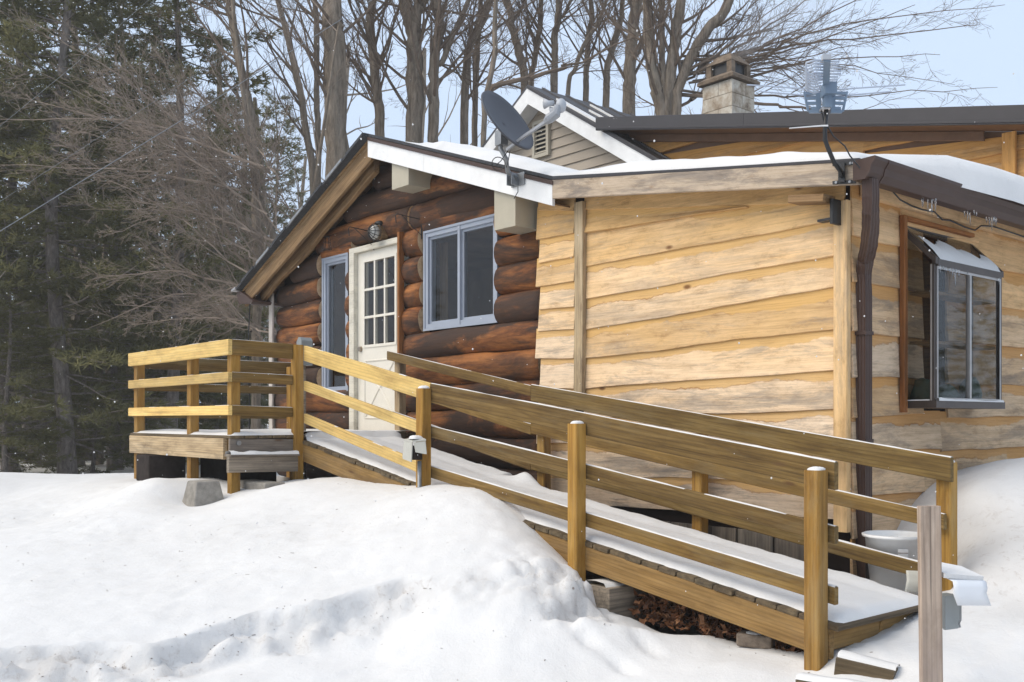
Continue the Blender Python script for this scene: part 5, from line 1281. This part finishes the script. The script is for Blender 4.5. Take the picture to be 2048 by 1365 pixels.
lump('green_bag', (-3.36, 7.28, .17), .08, .10, .14, M['greencloth'], 'dark green bag in the right end of the garden window', 'bag', 8)
# gather all thin snow
o_ = DUST.build('snow_dusting', M['snow'], smooth=True); tag(o_, 'thin snow on rail tops, post tops and ledges', 'snow', kind='stuff')

# ================================================================== TREES
TR = random.Random(99)
def wob(p, a): return Vector((p[0] + TR.gauss(0, a), p[1] + TR.gauss(0, a), p[2] + TR.gauss(0, a)))
def rot_off(d, ang, az):
    d = d.normalized(); o_ = d.orthogonal().normalized(); o_ = Quaternion(d, az) @ o_
    return (d * math.cos(ang) + o_ * math.sin(ang)).normalized()
def grow(mb, p, d, L, r, lvl, trop=.15, nseg=5, spread=.65, twist=.10, kids=(4, 5, 4), sides=(6, 4, 3, 3)):
    """a branch with wobble, then its own side shoots"""
    pts = [Vector(p)]; d = d.normalized(); rad = [r]
    for i in range(nseg):
        d = (d + Vector((TR.gauss(0, twist), TR.gauss(0, twist), TR.gauss(0, twist) + trop * .25))).normalized()
        pts.append(pts[-1] + d * (L / nseg)); rad.append(max(.0025, r * (1 - .8 * (i + 1) / nseg)))
    mb.tube(pts, rad, sides[min(lvl, len(sides) - 1)], caps=False)
    if lvl < len(kids):
        n = kids[lvl] + TR.choice([0, 0, 1])
        for k in range(n):
            t = .2 + .75 * (k + TR.random() * .8) / n; s = t * nseg; i = min(int(s), nseg - 1); q = pts[i].lerp(pts[i+1], s - i)
            dd = rot_off((pts[i+1] - pts[i]), spread * TR.uniform(.7, 1.25), TR.uniform(0, 6.283))
            grow(mb, q, dd, L * TR.uniform(.32, .58) * (1.15 - t * .5), rad[i] * .5, lvl + 1, trop, max(3, nseg - 1), spread, twist, kids, sides)
def smooth_path(pts, k=4, wv=.02):
    out = []; n = len(pts)
    for i in range(n - 1):
        p0 = pts[max(i-1,0)]; p1 = pts[i]; p2 = pts[i+1]; p3 = pts[min(i+2,n-1)]
        for j in range(k):
            t = j / k; a = ((p1 * 2) + (p2 - p0) * t + (p0 * 2 - p1 * 5 + p2 * 4 - p3) * t * t + (p1 * 3 - p0 - p2 * 3 + p3) * t ** 3) * .5
            out.append(a + Vector((TR.gauss(0, wv), TR.gauss(0, wv), 0)))
    out.append(pts[-1]); return out
TREEN = [0]
def bare_tree(stems, D, label, nbr=16, blen=2.6, kids=(5, 5, 2), spread=.75, twig='twig', extra=None, side_bias=None, group=None):
    """stems: list of (pixel points from low to high, pixel width). The butt is carried down to the ground."""
    base = None; trunk = MB(); crown = MB()
    for (pts, wpx) in stems:
        P = [at(px, py, D) for px, py in pts]; r0 = wpx / F * D / 2 * .84
        low = P[0]; 
        if base is None: base = Vector((low.x + TR.uniform(-.1, .1), low.y, -1.3))
        full = [base if wpx == stems[0][1] else (base + Vector((TR.uniform(-.1, .1), 0, .6)))] + [base.lerp(low, .55) + Vector((TR.gauss(0,.04), 0, 0))] + P
        dlast = (P[-1] - P[-2]).normalized(); top = P[-1] + dlast * TR.uniform(2.5, 4.0) + Vector((TR.gauss(0,.4), TR.gauss(0,.4), .6)); full.append(top)
        sp = smooth_path(full, 5, .012 * min(1.5, r0 / .1)); n = len(sp)
        rad = [r0 * (1.18 - .25 * i / n) if i < n * .75 else r0 * max(.2, (1.0 - (i / n - .75) * 2.8)) for i in range(n)]; rad[0] *= 1.35
        b0 = len(trunk.v)
        trunk.tube(sp, rad, 12 if r0 > .12 else 8, caps=False)
        for vi in range(b0, len(trunk.v)):
            x_, y_, z_ = trunk.v[vi]; q = Vector((x_ * 2.2, y_ * 2.2, z_ * .9)); off = r0 * (.09 * mn.noise(q) + .08 * mn.noise(q * 3.1)); trunk.v[vi] = (x_ + off, y_ + off * .4, z_)
        for k_ in range(nbr):
            t = .38 + .62 * (k_ + TR.random()) / nbr; i = min(int(t * (n - 1)), n - 2); q = sp[i].lerp(sp[i+1], TR.random()); dd = (sp[i+1] - sp[i]).normalized()
            az = TR.uniform(0, 6.283); d2 = rot_off(dd, spread * TR.uniform(.6, 1.2), az)
            if side_bias is not None: d2 = (d2 + side_bias * TR.uniform(.2, 1.0)).normalized()
            grow(crown, q, d2, blen * TR.uniform(.5, 1.25), min(rad[i] * .36, .036), 0, .2, 7, .6, .09, kids)
    if extra:
        for (p0, p1, bow, r0, nk, kd) in extra:
            mid = p0.lerp(p1, .5) + bow; path = smooth_path([p0, p0.lerp(mid, .55) + bow * .15, mid, p1], 5, .05); n = len(path)
            rad = [max(.004, r0 * (1 - .85 * i / (n - 1))) for i in range(n)]; crown.tube(path, rad, 6, caps=False)
            for k_ in range(nk):
                t = .12 + .88 * (k_ + TR.random()) / nk; i = min(int(t * (n - 1)), n - 2); dd = path[i+1] - path[i]
                d2 = rot_off(dd, TR.uniform(.3, .75), TR.uniform(0, 6.283)); L_ = (p1 - p0).length
                grow(crown, path[i], d2, L_ * TR.uniform(.14, .32) * (1.2 - .5 * t), rad[i] * .5, 0, .12, 5, .6, .12, kd)
    e = empty('bare_tree', base, label, 'tree', group)
    trunk.build('trunk', M['bark'], e, smooth=True); c_ = crown.build('crown', M[twig], e)
    return e
bare_tree([([(513,422),(503,246),(485,158),(464,35),(457,0)], 20)], 19, 'leaning slender bare tree at left of the gap beside the pines', 14, 2.6, side_bias=Vector((-CT, -ST, .15)) * .7)
bare_tree([([(628,387),(612,260),(598,176),(572,60),(556,0)], 16)], 20, 'thin bare tree leaning left just beside the thickest trunk', 14, 2.6, side_bias=Vector((-CT, -ST, .1)) * .5)
bare_tree([([(637,350),(634,220),(633,140),(629,0)], 14)], 21.5, 'thin straight bare tree touching left side of the thickest trunk', 8, 2.0)
bare_tree([([(672,300),(671,160),(668,60),(665,0)], 50)], 19, 'thickest furrowed bare trunk rising behind the cabin ridge', 12, 2.2, spread=1.0)
bare_tree([([(761,260),(754,190),(748,120),(745,0)], 22)], 20.5, 'rough twiggy bare trunk right of the cabin ridge', 22, 2.4)
bare_tree([([(829,276),(829,137),(826,60),(808,-10)], 37), ([(833,40),(843,15),(858,-15)], 20)], 20, 'broad bare trunk forking near the top above snowy roof', 14, 2.6)
bare_tree([([(867,276),(868,180),(870,103),(873,0)], 24), ([(869,165),(884,125),(908,68),(938,0)], 13)], 20, 'bare trunk with long right-hand fork beside the broad trunk', 14, 2.4)
bare_tree([([(928,282),(931,180),(937,103),(969,35),(982,-5)], 18)], 21, 'crooked bare trunk bending right behind the satellite dish', 14, 2.2)
bare_tree([([(949,284),(951,200),(953,137),(962,0)], 13)], 22, 'narrow straight bare trunk immediately left of the satellite dish', 10, 2.0)
bare_tree([([(968,230),(973,191),(990,103),(993,0)], 12)], 18.5, 'pale-barked bare stem curving up above the satellite dish', 9, 1.8)
bare_tree([([(1050,190),(1041,120),(1024,51),(1011,-5)], 18)], 22, 'bare trunk leaning left above the tan gable peak', 12, 2.3)
bare_tree([([(1062,180),(1068,130),(1076,80),(1083,0)], 13)], 22.5, 'bare trunk leaning right above the tan gable peak', 10, 2.2, extra=[(at(985,180,18), at(1330,45,18), Vector((0,0,-.1)), .05, 9, (3, 3))])
bare_tree([([(1109,190),(1109,120),(1109,68),(1116,0)], 15), ([(1112,60),(1124,35),(1142,0)], 8)], 22, 'slim forked bare trunk left of the leaning stems by chimney', 12, 2.2)
bare_tree([([(1135,195),(1150,140),(1167,92),(1214,0)], 10)], 21.5, 'thin bare stem slanting strongly right over the metal roof', 9, 2.0)
bare_tree([([(1172,205),(1173,140),(1178,68),(1181,0)], 13)], 22.5, 'thin upright bare stem rising from the metal roof line', 11, 2.2)
bare_tree([([(1212,215),(1213,170),(1216,130),(1240,44),(1246,0)], 15)], 22, 'bare stem with kink to the right over the metal roof', 12, 2.2)
bare_tree([([(1256,235),(1259,160),(1263,85),(1273,0)], 28)], 21, 'stout bare trunk second to the left of the chimney', 12, 2.4)
# the many-stemmed maple beside the chimney, sweeping to the right
ex = []
W = lambda x, y, d=19: at(x, y, d)
ends = [(1995,175),(1960,50),(1880,110),(1830,10),(1780,-40),(1700,-70),(1985,230),(1850,60),(1740,40),(1640,-50),(1910,170),(1720,140),(1600,0),(1560,-60),(1660,190),(2010,10),(1640,90)]
for i, (x_, y_) in enumerate(ends):
    p0 = W(1355 + TR.uniform(-10, 45), 225 - TR.uniform(0, 120)); p1 = W(x_, y_, 19 + TR.uniform(-2.0, 2.5)); Lx = (p1 - p0).length
    ex.append((p0, p1, Vector((0, 0, Lx * TR.uniform(-.04, .10))) , TR.uniform(.024, .042), 11, (4, 3)))
bare_tree([([(1322,240),(1310,170),(1301,100),(1295,-5)], 26), ([(1335,220),(1345,120),(1352,70),(1360,-5)], 26), ([(1350,220),(1376,130),(1415,60),(1465,-10)], 24), ([(1330,230),(1325,140),(1322,0)], 14)], 19, 'many-stemmed maple sweeping its branches right behind the chimney', 8, 2.2, extra=ex)
# the twiggy tree reaching left in front of the pines
ex = []
ends = [(0,105),(20,190),(-30,240),(60,300),(130,330),(180,210),(220,120),(300,90),(160,420),(210,470),(240,400),(120,250),(180,560),(230,610),(170,660),(260,650),(330,250),(360,180),(300,520),(330,640),(60,40),(260,330),(380,620),(350,420),(140,150),(-20,330)]
for i, (x_, y_) in enumerate(ends):
    lowb = y_ > 480; p0 = W(560 + TR.uniform(-60, 60), (TR.uniform(560, 690) if lowb else TR.uniform(330, 600)), 16.5 + TR.uniform(-.8, .8)); p1 = W(x_, y_, 16.5 + TR.uniform(-1.6, 2.0)); Lx = (p1 - p0).length
    ex.append((p0, p1, Vector((0, 0, Lx * TR.uniform(.00, .10))), TR.uniform(.012, .026), 18, (5, 4)))
bare_tree([([(575,640),(560,520),(530,430),(505,330)], 16), ([(585,640),(600,560),(615,480)], 12)], 16.8, 'reddish twiggy tree spreading left from behind the cabin eave', 10, 2.2, twig='redtwig', extra=ex, side_bias=Vector((-CT, -ST, .1)) * .6)

# pines
def pine_mesh(h, rb, seed, low=.10, dens=1.0, blade=.20, wide=3.2):
    rg = random.Random(seed); trunk = MB(); n = 14
    tp = [Vector((.12 * math.sin(i * .7 + seed), .12 * math.cos(i * .5 + seed), h * i / n)) for i in range(n + 1)]
    trunk.tube(tp, [rb * (1.25 if i == 0 else 1 - .88 * i / n) for i in range(n + 1)], 10, caps=False)
    fv = []; ff = []
    z = h * low
    while z < h * .985:
        t = z / h; nb = rg.choice([3, 4, 4, 5]); a0 = rg.uniform(0, 6.28); c0 = tp[min(n, int(t * n))]
        for b_ in range(nb):
            az = a0 + 2 * math.pi * b_ / nb + rg.gauss(0, .35); L = wide * (1.0 - t) ** .75 * rg.uniform(.45, 1.15) + .3
            if t < .12: L *= .7 + 2.5 * t
            drp = rg.uniform(-.15, .22) - .18 * (1 - t); p = Vector((c0.x, c0.y, z)); d = Vector((math.cos(az), math.sin(az), drp)); pts = [p.copy()]
            for s in range(6): d = (d + Vector((rg.gauss(0, .07), rg.gauss(0, .07), rg.gauss(0, .05) + .03))).normalized(); p = p + d * (L / 6); pts.append(p.copy())
            trunk.tube(pts, [max(.004, .028 * (1 - t * .6) * (1 - .8 * s / 6)) for s in range(7)], 4, caps=False)
            nt_ = max(4, int(L * 14 * dens))
            if t < .2 and rg.random() < .5: nt_ //= 4
            for k_ in range(nt_):
                s = (.25 + .75 * rg.random() ** .8) * 6; i = min(5, int(s)); q = pts[i].lerp(pts[i+1], s - i)
                sd = Vector((-math.sin(az), math.cos(az), 0)) * rg.choice([-1, 1]); tl = rg.uniform(.08, .5) * (L * .30 + .15)
                q = q + sd * tl * rg.random() + Vector((math.cos(az), math.sin(az), 0)) * tl * .6 * rg.random() + Vector((0, 0, rg.gauss(0, .05)))
                dd = (sd * .6 + Vector((math.cos(az), math.sin(az), .25))).normalized()
                for m_ in range(11):
                    e = (dd + Vector((rg.gauss(0, .6), rg.gauss(0, .6), rg.gauss(0, .5)))).normalized(); bl = blade * rg.uniform(.6, 1.3); w_ = e.orthogonal().normalized() * (.010 + .010 * rg.random())
                    w_ = Quaternion(e, rg.uniform(0, 6.28)) @ w_; a = q + e * bl; i0 = len(fv); fv.extend(((q.x - w_.x, q.y - w_.y, q.z - w_.z), (q.x + w_.x, q.y + w_.y, q.z + w_.z), (a.x, a.y, a.z))); ff.append((i0, i0 + 1, i0 + 2))
        z += rg.uniform(.22, .40) * (1.25 - .4 * t)
    return trunk, fv, ff
protos = []
for sd_, h_, rb_, low_ in ((1, 14, .155, .06), (2, 12.5, .14, .04), (3, 15, .15, .12)):
    tr_, fv, ff = pine_mesh(h_, rb_, sd_, low_)
    a = bpy.data.meshes.new('pine_trunk'); a.from_pydata(tr_.v, [], tr_.f); a.materials.append(M['pinebark']); a.polygons.foreach_set('use_smooth', [True] * len(a.polygons))
    b = bpy.data.meshes.new('pine_crown'); b.from_pydata(fv, [], ff); b.materials.append(M['needle']); protos.append((a, b))
def pine(px, D, k, sc, label, group=None, rz=None, z=-1.35):
    p = at(px, 840, D); e = empty('pine_tree', (p.x, p.y, z), label, 'tree', group); Mx = Matrix.Translation((p.x, p.y, z)) @ Matrix.Rotation(rz if rz is not None else TR.uniform(0, 6.28), 4, 'Z') @ Matrix.Scale(sc, 4)
    for nm, me_ in (('trunk', protos[k][0]), ('crown', protos[k][1])): link(bpy.data.objects.new(nm, me_), e, Mx)
    return e
pine(122, 20, 0, 1.10, 'tall pine with a pale straight trunk at left', rz=.4)
pine(352, 21, 2, 1.0, 'dark tall pine nearest to the cabin eave')
pine(235, 23.5, 1, 1.15, 'full pine between the two tallest pine trunks')
pine(20, 22, 1, 1.2, 'bushy pine at the left picture edge')
pine(-60, 19.5, 0, 1.05, 'pine partly cut off by the left picture edge')
pine(445, 25, 1, .78, 'short pine right beside the cabin eave')
pine(300, 27, 0, .85, 'mid-sized pine behind the deck corner')
pine(60, 28, 2, .9, 'slim pine behind the bushy left pine')
pine(180, 30, 0, 1.0, 'dense pine behind the pale pine trunk')
for i in range(26):
    D = 30 + 24 * TR.random(); px = -260 + 860 * (i + TR.random()) / 26
    pine(px, D, TR.choice([0, 1, 2, 2]), TR.uniform(.6, .95), 'one of the far pines closing the view on the left', 'far pines on the left')
for i, (px, D, sc, lab) in enumerate(((15, 19, .42, 'young pine low at the left picture edge'), (75, 24, .40, 'young pine left of the pale pine trunk'), (185, 22, .36, 'young pine right of the pale pine trunk'), (235, 27, .45, 'young pine just left of the deck corner'), (330, 26, .40, 'young pine seen between the deck rails'), (430, 24, .38, 'young pine seen over the deck rail by the eave'), (480, 27, .5, 'young pine close beside the cabin corner'))):
    pine(px, D, 1, sc, lab)
far_me = []
for i in range(3):
    t_ = MB(); t_.tube([Vector((.15 * math.sin(k + i), .1 * math.cos(k * 2), k * 1.3)) for k in range(9)], [.15 - .012 * k for k in range(9)], 7, caps=False)
    for k in range(16): grow(t_, Vector((0, 0, 1.6 + k * .5)), Vector((TR.gauss(0, 1), TR.gauss(0, 1), .5)), TR.uniform(1.0, 2.6), .03, 0, .1, 4, .7, .14, (4,), (4, 3))
    a = bpy.data.meshes.new('far_trunk'); a.from_pydata(t_.v, [], t_.f); a.materials.append(M['bark']); far_me.append(a)
for i in range(34):
    D = 24 + 26 * TR.random(); px = -150 + 760 * (i + TR.random()) / 34; p = at(px, 840, D)
    o_ = bpy.data.objects.new('far_tree', far_me[i % 3]); link(o_, None, Matrix.Translation((p.x, p.y, -1.4)) @ Matrix.Rotation(TR.uniform(0, 6.28), 4, 'Z') @ Matrix.Scale(TR.uniform(.8, 1.25), 4))
    tag(o_, 'one of the thin bare trunks standing far off under the pines', 'tree', 'far bare trunks under the pines')
for i in range(5):
    D = 27 + 12 * TR.random(); px = 480 + 1100 * (i + TR.random()) / 5; p = at(px, 840, D)
    o_ = bpy.data.objects.new('far_tree', far_me[i % 3]); link(o_, None, Matrix.Translation((p.x, p.y, -1.4)) @ Matrix.Rotation(TR.uniform(0, 6.28), 4, 'Z') @ Matrix.Scale(TR.uniform(1.1, 1.5), 4))
    tag(o_, 'one of the thin bare trees filling gaps behind the house roofs', 'tree', 'thin bare trees behind the roofs')
# overhead wires
for i, (a, c, lab) in enumerate((((-60, 497, 12), (760, -12, 15), 'lowest overhead wire crossing the pines and thickest trunk'), ((-60, 300, 13), (330, -30, 15), 'highest overhead wire across the upper left pines'), ((-60, 440, 13.5), (700, -60, 16), 'thin middle overhead wire above the lowest one'))):
    k = MB(); p, q = at(*a), at(*c); k.tube([p + (p - q) * .3, p.lerp(q, .25) + Vector((0,0,-.03)), p.lerp(q, .5) + Vector((0,0,-.05)), p.lerp(q, .75) + Vector((0,0,-.03)), q + (q - p) * .3], .0055 if i == 0 else .0025, 6)
    o_ = k.build('overhead_wire', M['steel']); tag(o_, lab, 'wire')
# falling snowflakes
fv = []; ff = []; rg = random.Random(8)
for i in range(1500):
    D = 2.2 + 13 * rg.random() ** .7; s = rg.uniform(-.56, .56) * D; z = rg.uniform(-.26, .46) * D; x_, y_ = sd2w(s, D)
    if x_ > -6.4 and x_ < -3.4 and y_ > 5.5 or (y_ > 5.8 and -11.7 < x_ < -3.4 and z < 2.6): continue
    r_ = rg.uniform(.0018, .0042); i0 = len(fv)
    for d in ((1,0,0),(-1,0,0),(0,1,0),(0,-1,0),(0,0,1),(0,0,-1)): fv.append((x_ + d[0]*r_, y_ + d[1]*r_, z + d[2]*r_))
    for q in ((0,2,4),(2,1,4),(1,3,4),(3,0,4),(2,0,5),(1,2,5),(3,1,5),(0,3,5)): ff.append(tuple(i0 + k for k in q))
o_ = mesh_obj('falling_snow', fv, ff, M['snow']); tag(o_, 'scattered small snowflakes falling through the air', 'snowflakes', kind='stuff')

# wood closing the clearing behind the photographer: it shades the yard and is mirrored in the panes
_, lf_v, lf_f = pine_mesh(13, .2, 9, .03, .35, .5, 3.4)
lv0 = np.array(lf_v); lf0 = np.array(lf_f); av = []; af = []; o0 = 0
for i in range(34):
    a = R(-188 + 268 * i / 33 + TR.uniform(-3, 3)); rr = TR.uniform(24, 32); cc, ss = math.cos(i * 1.3), math.sin(i * 1.3); k_ = TR.uniform(.45, .75)
    x_, y_ = rr * math.cos(a) - 2, rr * math.sin(a) + 4
    av.append(np.stack([(lv0[:,0]*cc - lv0[:,1]*ss) * k_ + x_, (lv0[:,0]*ss + lv0[:,1]*cc) * k_ + y_, lv0[:,2] * k_ - 1.5], 1)); af.append(lf0 + o0); o0 += len(lv0)
o_ = mesh_obj('tree_line', np.concatenate(av).tolist(), np.concatenate(af).tolist(), M['needle']); tag(o_, 'far pine wood around the yard, mirrored in the windows', 'wood', kind='stuff')

# faint smoke drifting from the chimney
def smoke_mat():
    m = bpy.data.materials.new('wood_smoke'); m.use_nodes = True; t = m.node_tree; t.nodes.clear(); o = N(t, 'ShaderNodeOutputMaterial'); pv = N(t, 'ShaderNodeVolumePrincipled')
    tc = N(t, 'ShaderNodeTexCoord'); n = noise_n(t, tc.outputs['Object'], 2.6, 4, .6, .8)
    pv.inputs['Color'].default_value = (.95, .95, .97, 1); t.links.new(math_n(t, 'MULTIPLY', ramp(t, n, [(.42, 0.0), (.72, 1.0)]), 1.1), pv.inputs['Density']); t.links.new(pv.outputs[0], o.inputs['Volume']); return m
k = MB(); k.tube([(cx, cy, 5.35), (cx + .12, cy + .1, 5.62), (cx + .42, cy + .32, 5.95), (cx + .75, cy + .6, 6.25), (cx + 1.2, cy + .95, 6.55)], [.10, .17, .26, .34, .30], 12)
o_ = k.build('smoke', smoke_mat(), smooth=True); tag(o_, 'thin pale smoke drifting up from the chimney hood', 'smoke', kind='stuff')


# bark crumbs and twigs lying on the snow
lb = MB(); rg = random.Random(33)
def snow_z(px, D):
    s_ = (px - 1024) / F * D; i = int(np.abs(da - D).argmin()); j = int(np.abs(sa - s_).argmin()); return V[i * ns_ + j]
for i in range(150):
    t_ = rg.random() ** 1.4
    if t_ < .45: px = rg.uniform(20, 900); s_ = 0; D = 5.7; 
    if t_ < .45:
        for _ in range(3): D = float(edge_d(np.array((px - 1024) / F * D))) - abs(rg.gauss(.12, .1))
    elif t_ < .8: px = rg.uniform(0, 900); D = rg.gauss(7.2, .7)
    else: px = rg.uniform(900, 1700); D = rg.uniform(5.0, 6.0)
    if D < 4.8 or D > 8.6: continue
    p = Vector(snow_z(px, D)); a = rg.uniform(0, 6.28); L_ = rg.choice([.004, .006, .008, .012, .03]) ; d = Vector((math.cos(a), math.sin(a), rg.uniform(-.1, .3))) * L_
    lb.tube([p - d * .5 + Vector((0,0,.003)), p + d * .5 + Vector((0,0,.004))], [rg.uniform(.001, .003), .001], 4)
o_ = lb.build('bark_litter', M['twig']); tag(o_, 'bark crumbs and twigs scattered on the snow bank', 'litter', kind='stuff')


# thin haze added to lighten the dark pines, in air with falling snow
k = MB(); k.box((-75, -45, -3.2), (45, 75, 19.5))
hm = bpy.data.materials.new('pine_lift_haze'); hm.use_nodes = True; ht = hm.node_tree; ht.nodes.clear(); ho = N(ht, 'ShaderNodeOutputMaterial'); hv = N(ht, 'ShaderNodeVolumePrincipled')
hv.inputs['Color'].default_value = (.96, .95, .93, 1); hv.inputs['Density'].default_value = .0024; ht.links.new(hv.outputs[0], ho.inputs['Volume'])
o_ = k.build('haze', hm); tag(o_, 'thin haze of falling snow, added to lift the dark pines', 'haze', kind='stuff')
